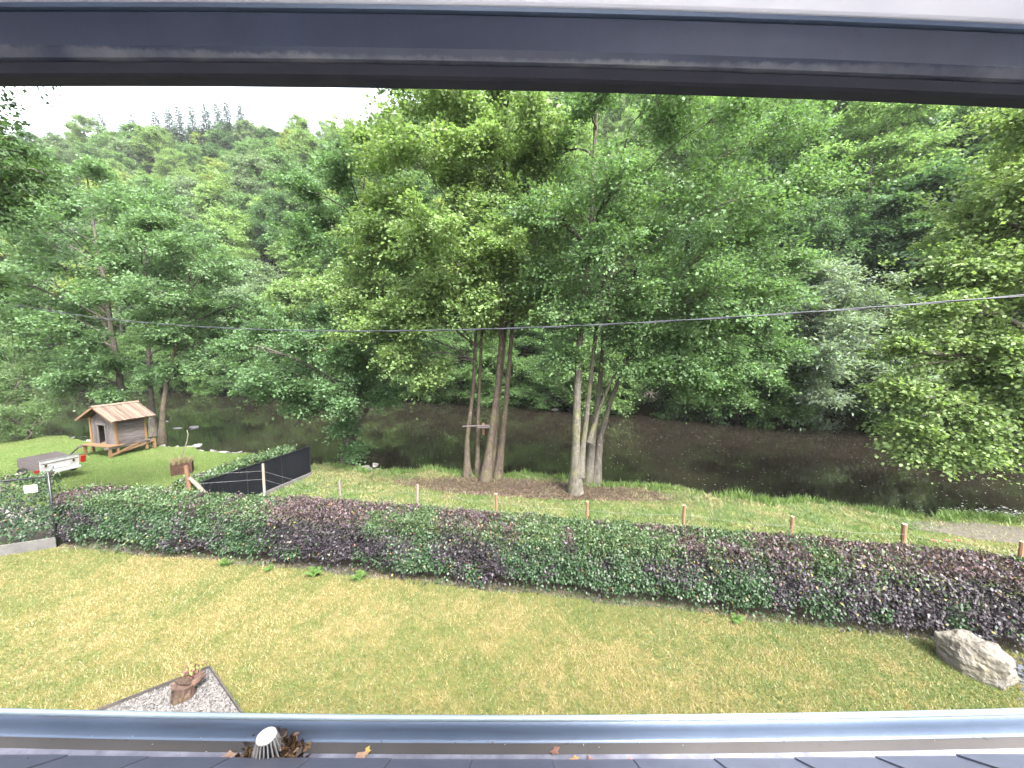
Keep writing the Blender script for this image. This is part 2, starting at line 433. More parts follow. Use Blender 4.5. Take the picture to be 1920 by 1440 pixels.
# ------------------------------------------------------------------ the trees on the near bank
G1, G2 = (.125, .205, .060), (.080, .155, .055)
tree('linden_tree', 'linden with five brown stems and yellow-tinged leaves on the near river bank', (-1.2, 15.9, -.45),
     [tr([(-1.93, 16, -.5), (-1.9, 16, 1.2), (-1.65, 16.1, 3.2), (-1.5, 16.2, 5.5), (-1.7, 16.2, 8), (-2.2, 16, 11)], .115, .03),
      tr([(-1.5, 16.25, -.5), (-1.46, 16.25, 2), (-1.3, 16.3, 5), (-1.2, 16.5, 8), (-1.1, 16.5, 11)], .09, .03),
      tr([(-1.1, 15.6, -.5), (-.88, 15.7, 1.3), (-.62, 15.8, 3.2), (-.42, 15.9, 5.5), (-.38, 16, 8.5), (-.3, 16, 12), (-.2, 16, 15)], .165, .04),
      tr([(-.86, 16.0, -.5), (-.62, 16.05, 2.5), (-.3, 16.1, 5.5), (.1, 16.2, 9), (.6, 16.1, 12)], .115, .03),
      tr([(-.62, 15.9, -.5), (-.32, 15.9, 2), (-.12, 15.9, 4.2), (.05, 16, 6.5), (.4, 16.1, 10), (1, 16, 13.5)], .14, .03)],
     env(11, (-1.9, 15.5, 10.6), (3.8, 3.3, 5.3), 36, 1.4, zmin=5.8, hollow=.15) +
     [((-5.4, 14.9, 5.9), 1.2), ((-4.2, 14.6, 4.6), .95), ((-3.4, 14.5, 6.2), 1.1), ((-6.2, 15.2, 7.4), 1.2), ((.7, 14.8, 6.9), 1.0), ((-3.3, 14.9, 3.9), .7), ((-1.0, 14.0, 7.4), 1.0)],
     101, G1, 'bark_brown', leaves=30, subs=11, sprays=10, spray_r=.42, leaf_len=.115, wr=.88, yellow=.18, droop=.3, min_start=5.0)

tree('hornbeam_tree', 'tall hornbeam with pale grey mossy forked stems on the near river bank', (2.6, 14.4, -.45),
     [tr([(2.42, 14.2, -.5), (2.4, 14.2, 1.2), (2.42, 14.2, 3.2), (2.5, 14.3, 5.7), (2.85, 14.4, 8.9), (2.95, 14.5, 12.5), (3, 14.5, 15)], .19, .05),
      tr([(2.55, 14.22, .2), (2.66, 14.25, 1.2), (2.8, 14.3, 2.4), (2.98, 14.4, 4.3), (3.25, 14.5, 6.9), (3.55, 14.5, 9.2), (3.9, 14.5, 12)], .13, .03),
      tr([(3.4, 15.2, -.5), (3.55, 15.2, 1.5), (3.98, 15.3, 3), (4.5, 15.4, 4.3), (5.4, 15.4, 6.2)], .15, .04),
      tr([(3.12, 15.25, -.5), (3.28, 15.3, 1.5), (3.5, 15.3, 3.5), (3.7, 15.5, 6.5), (4.2, 15.5, 10)], .165, .04),
      tr([(2.92, 14.3, 1.5), (3.3, 14.35, 2.8), (3.75, 14.4, 3.9), (4.6, 14.4, 5.2)], .07, .03)],
     env(12, (5.3, 14.7, 10.2), (4.7, 3.5, 5.6), 37, 1.45, zmin=5.6, hollow=.15) +
     [((7.5, 13.9, 3.9), .9), ((9.7, 14.0, 4.9), .8), ((5.6, 13.8, 4.7), .9), ((3.9, 13.9, 5.2), .8), ((1.9, 13.6, 4.7), .6), ((8.7, 14.0, 5.6), 1.0), ((6.8, 14.0, 5.3), 1.0), ((8.0, 13.9, 3.2), .5), ((9.9, 14.5, 8.2), 1.1), ((9.6, 14.4, 6.7), 1.0), ((4.6, 13.6, 4.3), .8), ((6.4, 13.5, 4.2), .9), ((7.2, 13.7, 4.9), 1.0), ((8.4, 13.7, 4.3), .9), ((5.2, 13.6, 5.6), 1.0), ((4.0, 13.5, 6.2), .9), ((6.2, 13.6, 6.4), 1.1), ((7.7, 13.7, 6.2), 1.1), ((2.3, 13.3, 6.0), .8), ((6.9, 13.9, 3.5), .7), ((1.2, 13.8, 7.5), 1.0)],
     102, G2, 'bark_grey', leaves=26, subs=11, sprays=10, spray_r=.45, leaf_len=.108, wr=.74, yellow=.16, droop=.2, min_start=4.6)

tree('alder_tree', 'alder with low branches hanging over the stones beside the black panel fence', (-7.9, 17.95, -.6),
     [tr([(-7.9, 17.95, -.7), (-7.7, 17.9, 1.5), (-7.4, 18, 4), (-7.2, 18, 7), (-6.9, 18, 10), (-6.5, 18, 13)], .2, .03),
      tr([(-7.75, 18.0, .3), (-7.1, 17.8, 1.6), (-6.2, 17.6, 3.0), (-5.2, 17.4, 4.2)], .1, .03)],
     env(13, (-8.3, 17.3, 4.4), (4.3, 2.6, 2.1), 17, 1.15) + env(14, (-7.2, 18.2, 10), (2.9, 2.4, 4.0), 15, 1.2) +
     [((-7.6, 17.2, 1.4), .6), ((-7.2, 17.7, .2), .55), ((-8.0, 17.5, 2.6), .7), ((-9.6, 17.3, 2.6), .8), ((-5.6, 17.2, 2.9), .8)],
     103, (.078, .155, .060), 'bark_dark', leaves=26, subs=11, sprays=10, spray_r=.4, leaf_len=.11, wr=.85, yellow=.1, droop=.15)

tree('alder_tree', 'tall airy alder with two straight grey stems behind the wooden hut', (-24.0, 24.2, -.6),
     [tr([(-24.5, 24, -.7), (-24.5, 24, 3), (-24.7, 24, 6), (-24.8, 24, 9), (-25.1, 24, 12), (-25.2, 24, 15.5)], .2, .03),
      tr([(-23.2, 24.5, -.7), (-23.1, 24.5, 3), (-22.9, 24.5, 7), (-22.7, 24.6, 11), (-22.5, 24.6, 14)], .16, .03)],
     env(15, (-24.6, 24, 10.0), (5.6, 3.6, 6.2), 38, 1.45, zmin=3.2, hollow=.2) + [((-25.6, 22.6, 3.4), 1.0), ((-23.6, 22.8, 3.9), 1.0), ((-24.4, 22.6, 5.2), 1.1), ((-22.2, 23.0, 3.2), .8), ((-26.8, 23, 2.8), 1.0), ((-23.9, 22.8, 2.2), .6)], 104, (.092, .175, .070), 'bark_dark',
     leaves=26, subs=10, sprays=8, spray_r=.48, leaf_len=.14, wr=.8, yellow=.08, droop=.15)

tree('alder_tree', 'slim alder with one leaning pale trunk beside the wooden hut', (-20.8, 22.4, -.6),
     [tr([(-20.8, 22.4, -.7), (-20.5, 22.4, 1.5), (-20.0, 22.5, 3.8), (-19.4, 22.8, 6.0), (-18.9, 22.9, 8.5), (-18.3, 23, 11)], .145, .03)],
     env(16, (-18.9, 22.9, 8.6), (3.2, 2.6, 4.0), 18, 1.2, zmin=4.4) + [((-19.3, 22.2, 3.6), .6), ((-18.2, 22.3, 4.2), .7)],
     105, (.090, .170, .066), 'bark_brown', leaves=26, subs=10, sprays=8, spray_r=.42, leaf_len=.13, wr=.8, yellow=.08, droop=.15)

def shrub(name, label, loc, lobes, seed, color, cat='shrub', bark='bark_dark', group=None, **kw):
    b = np.array(loc, float); r = np.random.default_rng(seed)
    stems = [tr([b + np.array([r.normal(0, .25), r.normal(0, .2), -.1]), b + np.array([r.normal(0, .5), r.normal(0, .4), lobes[0][0][2] * .3]), np.array(lobes[k][0])], .06, .02) for k in range(min(3, len(lobes)))]
    return tree(name, label, loc, stems, lobes, seed, color, bark, group, cat, **kw)
shrub('willow_bush', 'rounded pale willow bush at the water beside the neighbouring lawn', (-29.3, 22.8, -.5),
      env(17, (-29.8, 22.6, 1.9), (2.6, 1.8, 2.0), 15, .95, zmin=.0), 106, (.115, .19, .075), leaves=28, subs=9, sprays=8, spray_r=.36, leaf_len=.13, wr=.32, yellow=.05, droop=.1)
shrub('willow_bush', 'taller darker bush leaning out behind the pale willow bush', (-33.5, 25.5, -.5),
      env(18, (-33.5, 25.0, 5.2), (3.2, 2.0, 3.6), 17, 1.2, zmin=.8), 107, (.08, .15, .05), leaves=24, subs=8, sprays=7, spray_r=.42, leaf_len=.15, wr=.5, yellow=.05, droop=.15)

tree('oak_tree', 'dark glossy oak reaching in above the chain-link fence corner', (-16.0, 8.2, 0),
     [tr([(-16, 8.2, -.1), (-15.9, 8.2, 4), (-15.5, 8.3, 8), (-15, 8.4, 11), (-14.5, 8.5, 13)], .28, .06)],
     [((-10.95, 9, 9.1), .75), ((-11.9, 9.2, 9.6), 1.1), ((-11.7, 9.0, 8.5), .7), ((-12.2, 9, 7.0), .75), ((-13.0, 9, 8.5), 1.0), ((-12.9, 9, 10.5), 1.1), ((-10.6, 9, 11.35), .4), ((-12.0, 9.0, 11.9), .7), ((-12.6, 9.0, 6.3), .6), ((-14, 9, 7.2), 1.1), ((-14.5, 8.2, 12.8), 1.4), ((-17, 8, 10.5), 1.6), ((-16, 8, 13), 1.5)],
     108, (.045, .095, .03), 'bark_dark', leaves=34, subs=10, sprays=8, spray_r=.32, leaf_len=.10, wr=.6, yellow=.22, droop=.25)

tree('sycamore_tree', 'big bright sycamore drooping over the water beyond the last fence posts', (19.6, 12.4, -.5),
     [tr([(19.6, 12.0, -.6), (19.4, 12.2, 3), (19.0, 12.4, 7), (18.6, 12.6, 11), (18.2, 12.8, 15)], .36, .06)],
     env(19, (18.6, 12.6, 7.4), (4.6, 2.9, 6.3), 42, 1.3, zmin=2.2, hollow=.45) +
     [((12.7, 12.3, 3.6), .9), ((12.9, 12.2, 2.3), .8), ((13.6, 12.2, 1.7), .75), ((12.8, 12.3, 5.0), .9), ((13.8, 12.0, 3.0), .9), ((14.8, 11.9, 2.0), .9), ((13.5, 12.3, 6.3), 1.0), ((14.6, 12.4, 7.6), .9), ((15.9, 12.3, 9.5), 1.0), ((16.2, 12.2, 2.1), .9), ((15.8, 11.8, 3.5), 1.0), ((14.9, 12.0, 5.2), 1.0), ((17.5, 11.8, 1.9), .9)],
     109, (.130, .205, .062), 'bark_dark', leaves=31, subs=11, sprays=9, spray_r=.44, leaf_len=.112, wr=.85, yellow=.16, droop=.3)

# ------------------------------------------------------------------ the far bank and the wooded hillside
def proto(seed, trunks, lobes, bark='bark_dark', mat='leaf', **kw):
    r = np.random.default_rng(seed)
    tubes, (pos, d, nr, L, lc) = build_crown(r, trunks, lobes, twigs=False, sides=3, **kw)
    w = wood_from(tubes, 'trunk'); c = leaves_mesh('crown', pos, d, nr, L, kw.get('wr', .7), lc)
    w.materials.append(M[bark]); c.materials.append(M[mat])
    return (w, c)
def bl(seed, h, rx, zc, rz, n=26, lr=1.9, **kw):
    k = dict(leaves=18, subs=9, sprays=7, spray_r=.62, leaf_len=.29, wr=.8, yellow=.1, droop=.2); k.update(kw)
    return proto(seed, [tr([(0, 0, -1), (.1, 0, h * .3), (-.1, .1, h * .6), (0, 0, h * .92)], .24, .04)], env(seed + 50, (0, 0, zc), (rx, rx, rz), n, lr), **k)
P_round = bl(201, 14, 3.6, 9.0, 4.6)
P_broad = bl(202, 13, 4.3, 8.2, 4.2, 30)
P_tall = bl(203, 18, 3.3, 11.0, 6.2, 30, 1.7)
P_ash = bl(204, 17, 3.6, 10.5, 5.6, 30, 1.6, leaf_len=.24, wr=.5, leaves=22)
P_bank = bl(205, 9, 3.4, 3.6, 4.0, 28, 1.5, leaf_len=.2, spray_r=.5, leaves=20)
P_willow = bl(206, 10, 4.0, 4.6, 4.6, 30, 1.6, leaf_len=.24, wr=.36, leaves=24, spray_r=.5)
def spruce(seed, h, rb):
    r = np.random.default_rng(seed); tubes = [(np.array([(0, 0, -1), (0, 0, h * .5), (0, 0, h)]), np.array([.22, .13, .02]), 6)]
    P = []; D = []; Nn = []; L = []
    z = h * .12
    while z < h * .985:
        rr = rb * (1 - z / h) * r.uniform(.75, 1.15) + .15; nb = max(4, int(4 + rr * 1.6)); a0 = r.uniform(0, 6.28)
        for k in range(nb):
            a = a0 + k * 6.283 / nb + r.normal(0, .15); ln = rr * r.uniform(.75, 1.15)
            e = np.array([math.cos(a), math.sin(a), 0]); s = np.array([-e[1], e[0], 0])
            tip = np.array([0, 0, z]) + e * ln + np.array([0, 0, -ln * .28])
            tubes.append((np.array([(0, 0, z), tip]), np.array([.03, .01]), 3))
            m = int(18 * ln) + 8
            t = r.uniform(.12, 1.05, m)[:, None]; w = r.normal(0, .16, m)[:, None] * (1.15 - t) * ln
            p = np.array([0, 0, z]) + e * ln * t + np.array([0, 0, -ln * .28]) * t ** 2 + s * w + np.array([0, 0, 1]) * r.normal(-.06, .09, m)[:, None]
            P.append(p); D.append(e + s * np.sign(w) * .8 + r.normal(0, .25, (m, 3)) + np.array([0, 0, -.35])); Nn.append(np.array([0, 0, 1]) + r.normal(0, .5, (m, 3))); L.append(r.uniform(.3, .6, m))
        z += r.uniform(.55, .8)
    P = np.concatenate(P); n = len(P)
    w = wood_from(tubes, 'trunk'); c = leaves_mesh('crown', P, np.concatenate(D), np.concatenate(Nn), np.concatenate(L), .34, np.stack([r.uniform(.7, 1.3, n), r.uniform(0, .1, n), r.random(n)], 1))
    w.materials.append(M['bark_dark']); c.materials.append(M['needle']); return (w, c)
P_spruce = spruce(207, 17, 4.6); P_spruce2 = spruce(208, 14, 4.2)

def place(name, pr, loc, rz, sc, color, label, group=None, cat='tree'):
    t = empty(name, loc, rz); t.scale = (sc[0], sc[0], sc[1]) if hasattr(sc, '__len__') else (sc, sc, sc)
    tag(t, label, cat, group)
    add('trunk', pr[0], None, t); c = add('crown', pr[1], None, t); c.color = (*color, 1)
    return t
def gz(x, y): return ground_z(x, y)

# trees that stand out on the far side
place('ash_tree', P_ash, (36.0, 40.5, gz(36, 40.5)), .4, (1.5, 1.15), (.135, .23, .08), 'tall rounded fresh-green ash standing clear on the steep slope above the river')
place('willow_tree', P_willow, (25.2, 31.4, -1.0), 1.0, (1.4, 1.3), (.13, .185, .125), 'silvery grey-green willow drooping into the river on the far bank')
place('willow_tree', P_bank, (20.0, 33.8, -1.2), 2.0, (1.0, .95), (.05, .10, .04), 'dark low willow beside the silvery willow on the far bank')

hr = np.random.default_rng(31)
KIND = {'light': ((.135, .225, .065), 'light green broadleaf tree on the wooded hillside', 'light green hillside trees'),
        'mid': ((.098, .185, .062), 'mid green broadleaf tree on the wooded hillside', 'mid green hillside trees'),
        'yellow': ((.170, .230, .050), 'yellowish green broadleaf tree on the wooded hillside', 'yellowish green hillside trees'),
        'grey': ((.120, .182, .098), 'greyish green broadleaf tree on the wooded hillside', 'greyish green hillside trees'),
        'dark': ((.052, .108, .042), 'dark green broadleaf tree on the wooded hillside', 'dark green hillside trees')}
protos = [P_round, P_broad, P_tall, P_ash]
def visible(x, y, ztop, zbot):
    if y < 8 or abs(x) > 1.42 * y + 4: return False
    return (zbot - 5.2) / y < (.60 if x < 5 else .74)
count = 0
x = -150.0
sp = 7.4
for row, s in enumerate(np.arange(4, 100, 6.9)):
    for x in np.arange(-200, 95, sp * (1 + s / 220)):
        xx = x + hr.uniform(-2.6, 2.6) + (row % 2) * sp / 2; ss = s + hr.uniform(-2.2, 2.2)
        y = float(far_y(xx)) + ss / .92; z = gz(xx, y)
        if not visible(xx, y, z + 15, z): continue
        if math.hypot(xx - 36, y - 40.5) < 4.0: continue
        if math.hypot(xx, y) > 235: continue
        near_ash = math.hypot(xx - 36, y - 42) < 15 and xx < 48
        k = 'dark' if near_ash else hr.choice(['light', 'mid', 'yellow', 'grey', 'dark'], p=[.32, .3, .14, .13, .11] if xx < 12 else [.28, .4, .06, .16, .1])
        c = np.array(KIND[k][0]) * hr.uniform(.88, 1.12); sc = hr.uniform(.8, 1.15)
        pi = int(hr.integers(0, 4)); shape = ('round-crowned', 'broad-crowned', 'tall slim', 'feathery')[pi]; tone = KIND[k][1].split(' broadleaf')[0]
        high = 'low on the wooded hillside' if s < 26 else 'midway up the wooded hillside' if s < 56 else 'near the top of the wooded hillside'
        place('hillside_tree', protos[pi], (xx, y, z - .3), hr.uniform(0, 6.28), (sc, sc * hr.uniform(.85, 1.1)), c, f'{shape} {tone} tree {high}', f'{shape} {tone} trees {high}'); count += 1
# spruces along the skyline
for px_dir, s0, sc in ((-1.32, 84, .9), (-1.27, 86, 1.0), (-1.20, 88, .85), (-1.13, 86, 1.1), (-1.06, 86, 1.0), (-1.01, 90, .8), (-.92, 78, 1.15), (-.885, 84, 1.2), (-.86, 80, 1.3), (-.825, 86, 1.35), (-.79, 82, 1.45), (-.76, 86, 1.5), (-.735, 82, 1.4), (-.70, 86, 1.3), (-.67, 92, .9), (-.98, 86, .9)):
    y = 90.0
    for it in range(12):
        x = px_dir * y / 1.06; y = float(far_y(x)) + (s0 - 84 + float(np.interp(x, [-200, -150, -110, -70], [56, 60, 76, 80]))) / .92
    sc = (.88 + .38 * sc)
    place('spruce_tree', P_spruce if sc > 1 else P_spruce2, (x, y, gz(x, y) - .5), hr.uniform(0, 6), sc, np.array((.075, .125, .085)) * hr.uniform(.85, 1.2), 'pointed dark spruce on the ridge skyline', 'spruces along the ridge')
# low leafy trees overhanging the far edge of the water
for x in np.arange(-110, 48, 3.4):
    xx = x + hr.uniform(-1.2, 1.2)
    if 22.5 < xx < 27: continue
    y = float(far_y(xx)) + hr.uniform(-2.2, .3)
    if not visible(xx, y, 8, 0): continue
    sc = hr.uniform(.75, 1.1); ci = int(hr.integers(0, 3)); c = np.array([(.07, .14, .035), (.05, .105, .03), (.095, .17, .05)][ci]) * hr.uniform(.9, 1.1); tone = ('mid green', 'dark green', 'pale green')[ci]; wil = hr.random() >= .7; kd = 'narrow-leaved' if wil else 'dense'
    place('bank_tree', P_willow if wil else P_bank, (xx, y, -1.9), hr.uniform(0, 6.28), (sc, sc * hr.uniform(.8, 1.1)), c, f'low {kd} {tone} tree overhanging the far edge of the river', f'low {kd} {tone} trees along the far bank')
for x in np.arange(-70, 60, 5.2):
    xx = x + hr.uniform(-1.5, 1.5)
    y = float(far_y(xx)) + hr.uniform(3.0, 6.0)
    if not visible(xx, y, 8, 0): continue
    sc = hr.uniform(.8, 1.15); ci = int(hr.integers(0, 3)); c = np.array([(.07, .145, .045), (.055, .115, .038), (.095, .175, .06)][ci]) * hr.uniform(.9, 1.1); tone = ('mid green', 'dark green', 'pale green')[ci]
    place('undergrowth_tree', P_bank, (xx, y, gz(xx, y) - 1.2), hr.uniform(0, 6.28), (sc, sc * hr.uniform(.7, .95)), c, f'bushy {tone} young tree filling the foot of the wooded slope', f'bushy {tone} young trees at the foot of the slope')

# ------------------------------------------------------------------ value noise for scattering
_ng = np.random.default_rng(5).random((256, 256))
def vnoise(x, y, f):
    x = np.asarray(x) * f + 100; y = np.asarray(y) * f + 100; i = np.floor(x).astype(int); j = np.floor(y).astype(int); u = x - i; v = y - j
    u = u * u * (3 - 2 * u); v = v * v * (3 - 2 * v); g = lambda a, b: _ng[a % 256, b % 256]
    return (g(i, j) * (1 - u) + g(i + 1, j) * u) * (1 - v) + (g(i, j + 1) * (1 - u) + g(i + 1, j + 1) * u) * v
def nz(x, y): return near_z(np.asarray(x, float), np.asarray(y, float))

# ------------------------------------------------------------------ hedges
def hedge(name, label, path, width, height, n, sections, seed, leaf=.057, zb=0.0, stems=True, cat='hedge', end_caps=True, gap=.22):
    """path: polyline (front foot line, left to right); leaves on front, top, back and ends. sections(t)-> copper amount 0..1 by x"""
    r = np.random.default_rng(seed); P = np.array(path, float); seg = np.linalg.norm(P[1:] - P[:-1], axis=1); cs = np.concatenate([[0], np.cumsum(seg)]); T = cs[-1]
    def at(t): return np.stack([np.interp(t, cs, P[:, 0]), np.interp(t, cs, P[:, 1])], 1)
    def tan(t): q = at(np.minimum(t + .3, T)) - at(np.maximum(t - .3, 0)); return norm(q)
    wts = np.array([height * 1.15, width * 1.3, height * .5, .0]); wts /= wts.sum()
    side = r.choice(3, n, p=wts[:3]); t = r.uniform(0, T, n)
    ne = int(n * .018) if end_caps else 0
    h = r.random(n); h = np.where(h < gap * (.35 + vnoise(t, t * 0, 2.3)), h + (r.random(n) < .88) * .35, h) * height
    u = r.random(n)
    inn = np.minimum(r.exponential(.05, n), .3) + .22 * np.clip(vnoise(t, h + u * 1.3, 7.0) - .55, 0, 1)
    tg = tan(t); nrm2 = np.stack([tg[:, 1], -tg[:, 0]], 1)      # towards the camera side
    lump = .16 * (vnoise(t, h, 1.7) - .5) + .10 * (vnoise(t, h + 30, 5.0) - .5)
    tl = .08 * (vnoise(t, t * 0 + 3, .9) - .5) + .07 * (vnoise(t, u * width + 9, 4.0) - .5)
    off = np.where(side == 0, -inn + lump, np.where(side == 1, -u * width, -width + inn - lump))
    z = np.where(side == 1, height - inn * .9 + tl, np.minimum(h, height + tl))
    round_ = np.clip((z - (height - .16)) / .16, 0, 1) ** 2 * .1
    off = off + np.where(side == 0, -round_, np.where(side == 2, round_, 0))
    b = at(t); pos = np.empty((n, 3)); pos[:, :2] = b + nrm2 * off[:, None]; pos[:, 2] = zb + z + .02
    out = np.zeros((n, 3)); out[:, :2] = nrm2 * np.where(side == 0, 1, np.where(side == 2, -1, 0))[:, None]; out[:, 2] = np.where(side == 1, 1, .0)
    spike = (side == 1) & (r.random(n) < .05); pos[spike, 2] += r.uniform(.02, .10, spike.sum())
    if ne:
        e = slice(0, ne); k = np.arange(ne) % 2; tt = np.where(k == 0, 0, T); bb = at(tt); tg2 = tan(tt); nn2 = np.stack([tg2[:, 1], -tg2[:, 0]], 1)
        pos[e, :2] = bb - nn2 * (r.random(ne) * width)[:, None] + tg2 * (np.where(k == 0, -1, 1) * (.05 - inn[e]))[:, None]; pos[e, 2] = zb + r.random(ne) * height
        out[e] = 0; out[e, :2] = tg2 * np.where(k == 0, -1, 1)[:, None]; t[e] = tt
    d = out * .55 + r.normal(0, .5, (n, 3)); d[:, 2] += np.where(side == 1, .25, -.55)
    nv = out * .55 + np.array([0, 0, .8]) + r.normal(0, .42, (n, 3))
    L = leaf * r.uniform(.6, 1.3, n)
    cop = np.clip(sections(pos[:, 0] + r.normal(0, .28, n), r) + 1.1 * (vnoise(pos[:, 0] + 40, z + off * .7, 2.6) - .5), 0, 1); cop = np.where(cop > .5, .55 + .43 * np.clip((cop - .5) * 4, 0, 1), .45 - .43 * np.clip((.5 - cop) * 4, 0, 1)) if name == 'beech_hedge' else cop
    iscop = r.random(n) < cop
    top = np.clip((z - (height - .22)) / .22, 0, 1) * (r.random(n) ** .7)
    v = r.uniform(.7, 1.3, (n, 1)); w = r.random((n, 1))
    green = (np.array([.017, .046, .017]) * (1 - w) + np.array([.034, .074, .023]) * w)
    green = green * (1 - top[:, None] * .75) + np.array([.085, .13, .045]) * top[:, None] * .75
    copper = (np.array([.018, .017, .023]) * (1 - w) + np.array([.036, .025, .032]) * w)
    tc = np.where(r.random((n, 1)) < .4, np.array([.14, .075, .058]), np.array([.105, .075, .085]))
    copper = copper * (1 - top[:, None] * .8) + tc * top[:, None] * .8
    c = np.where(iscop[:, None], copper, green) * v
    od = r.random(n); c[od < .006] = np.array([.17, .09, .035]); c[(od > .995)] = np.array([.17, .17, .04])
    root = empty(name, (float(P[0, 0]), float(P[0, 1]), zb)); tag(root, label, cat)
    o3 = np.array([P[0, 0], P[0, 1], zb])
    for nm, m in (('copper_foliage', iscop), ('green_foliage', ~iscop)):
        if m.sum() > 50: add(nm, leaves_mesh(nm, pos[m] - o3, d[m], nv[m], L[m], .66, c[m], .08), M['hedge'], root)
    if stems:
        tt = np.arange(.25, T, .42)
        for k, q in enumerate(tt):
            b0 = at(np.array([q]))[0]; n2 = tan(np.array([q]))[0]; n2 = np.array([n2[1], -n2[0]])
            b1 = b0 - n2 * (width * .5 + r.normal(0, .08)); pts = [np.array([b1[0], b1[1], zb - .05]) - o3]
            for s_ in (.35, .75, 1.1): pts.append(pts[0] + np.array([r.normal(0, .06), r.normal(0, .05), s_ * height * .8]))
            mb = MB(); mb.tube(pts, [.022, .018, .013, .007], 5)
            for s_ in range(5):
                a = Vector(pts[1 + s_ % 2]); e = a + Vector((r.normal(0, .25), r.normal(0, .2), r.uniform(.05, .4))); mb.tube([a, e], [.009, .004], 3)
            add('stem', mb.mesh('stem', True), M['bark_dark'], root)
    return root
_sx = [-12.4, -11.4, -11.2, -8.2, -8.0, -7.2, -7.0, -5.9, -5.7, -3.0, -2.5, -1.7, -1.4, .05, .3, 3.1, 3.3, 4.0, 4.3, 5.1, 5.3, 5.8, 6.0, 12]
_sv = [.6, .5, .2, .2, .72, .72, .15, .15, .85, .78, .28, .28, .75, .68, .14, .16, .66, .6, .26, .42, .2, .2, .75, .85]
hx = np.linspace(-11.85, 12.5, 40)
hedge('beech_hedge', 'long clipped hedge of mixed green and copper beech along the dry lawn', [(x, float(hedge_y(np.array(x)))) for x in hx], .92, 1.32, 168000,
      lambda x, r: np.interp(x, _sx, _sv), 41)
hedge('privet_hedge', 'tall green hedge pressed against the chain-link fence', [(-18.5, 6.75), (-15, 8.2), (-11.9, 9.62)], .45, 1.78, 19000, lambda x, r: x * 0 + .05, 42, leaf=.075, stems=False)
hedge('laurel_hedge', 'low clipped green hedge running behind the black panel fence', [(-9.95, 11.6), (-9.1, 16.0)], .75, 1.22, 11000, lambda x, r: x * 0, 43, leaf=.085, zb=-.35, stems=False)

# ------------------------------------------------------------------ grass, herbs and bank plants
def blades(name, pos, hgt, wid, lean, col, r, mat, parent=None):
    n = len(pos); a = r.uniform(0, 6.283, n); s = np.stack([np.cos(a), np.sin(a), np.zeros(n)], 1); b = r.uniform(0, 6.283, n)
    t = np.stack([np.cos(b) * lean, np.sin(b) * lean, np.ones(n)], 1) * hgt[:, None]
    v = np.empty((n, 3, 3), np.float32); v[:, 0] = pos - s * wid[:, None]; v[:, 1] = pos + s * wid[:, None]; v[:, 2] = pos + t
    me = np_mesh(name, v.reshape(-1, 3), np.arange(n * 3).reshape(-1, 3), False, np.repeat(col, 3, 0))
    return add(name, me, mat, parent)
gr = np.random.default_rng(51)
def in_gravel(x, y):
    return (y < 5.72 - .78 * (-4.86 - x)) & (y < 5.72 - .75 * (x + 4.86)) & (x < -3.4) & (x > -7.4) & (y > 3.2)
n = 380000
x = gr.uniform(-13.5, 12.0, n); y = 4.3 + (gr.random(n) ** 1.15) * (hedge_y(x) + .35 - 4.3)
k = (np.abs(x) < 1.42 * y + .6) & ~in_gravel(x, y) & (y < hedge_y(x) + .02 + .33 * gr.random(n) ** 1.5) & ~((np.hypot((x - 8.35), (y - 5.42)) < .38))
x, y = x[k], y[k]; n = len(x)
f = .38 * vnoise(x, y, .7) + .27 * vnoise(x, y, 2.1) + .35 * vnoise(x, y, 6.5) + gr.normal(0, .09, n)
near_hedge = np.clip(1 - (hedge_y(x) - y) / .5, 0, 1)
f = np.clip((f - .38) / .30 - near_hedge * .35 - np.clip(1 - np.hypot(x - 7.0, y - 5.4) / 1.3, 0, 1) * .9, 0, 1)[:, None]
c = np.array([.090, .135, .028]) * (1 - f) + np.array([.27, .21, .080]) * f
c = c * .93 * gr.uniform(.72, 1.28, (n, 1)); st = gr.random(n) < .10; c[st] = np.array([.32, .27, .14]) * gr.uniform(.7, 1.2, (st.sum(), 1))
tag(blades('lawn_grass', np.stack([x, y, nz(x, y)], 1), gr.uniform(.02, .05, n), gr.uniform(.003, .006, n), .9, c, gr, M['plant']), 'short dry yellow-green grass of the garden lawn', 'grass', kind='stuff')

def soil_amt(x, y):
    a = np.exp(-(((x - .6) / 4.6) ** 2 + ((y - (14.75 - .13 * x)) / 1.05) ** 4)); b = np.exp(-(((x - 15.0) / 2.6) ** 2 + ((y - 11.0) / .9) ** 2)); return np.maximum(a, b)
n = 190000
x = gr.uniform(-9.4, 17, n); y0 = hedge_y(x) + 1.6; y = y0 + gr.random(n) * (bank_y(x) + .1 - y0)
cl = vnoise(x, y, 3.2); k = (np.abs(x) < 1.42 * y + .6) & (gr.random(n) > .86 * np.clip(soil_amt(x, y) * 1.5, 0, 1)) & (gr.random(n) < .3 + cl)
x, y, cl = x[k], y[k], cl[k]; n = len(x)
f = np.clip(.5 * vnoise(x, y, .8) + .5 * vnoise(x, y, 3.0) + gr.normal(0, .12, n) + .25 * soil_amt(x, y) - .02, 0, 1)
f = np.clip((f - .40) / .35, 0, 1)[:, None]
c = (np.array([.082, .135, .034]) * (1 - f) + np.array([.22, .195, .085]) * f) * gr.uniform(.7, 1.35, (n, 1))
tag(blades('meadow_grass', np.stack([x, y, nz(x, y)], 1), gr.uniform(.03, .09, n) * (.6 + cl), gr.uniform(.006, .012, n), 1.0, c, gr, M['plant']), 'tufty green grass of the strip between the hedge and the river', 'grass', kind='stuff')
n = 65000
x = gr.uniform(-32, -9.6, n); y0 = hedge_y(x) + 2.0; y = y0 + gr.random(n) * (bank_y(x) - .2 - y0)
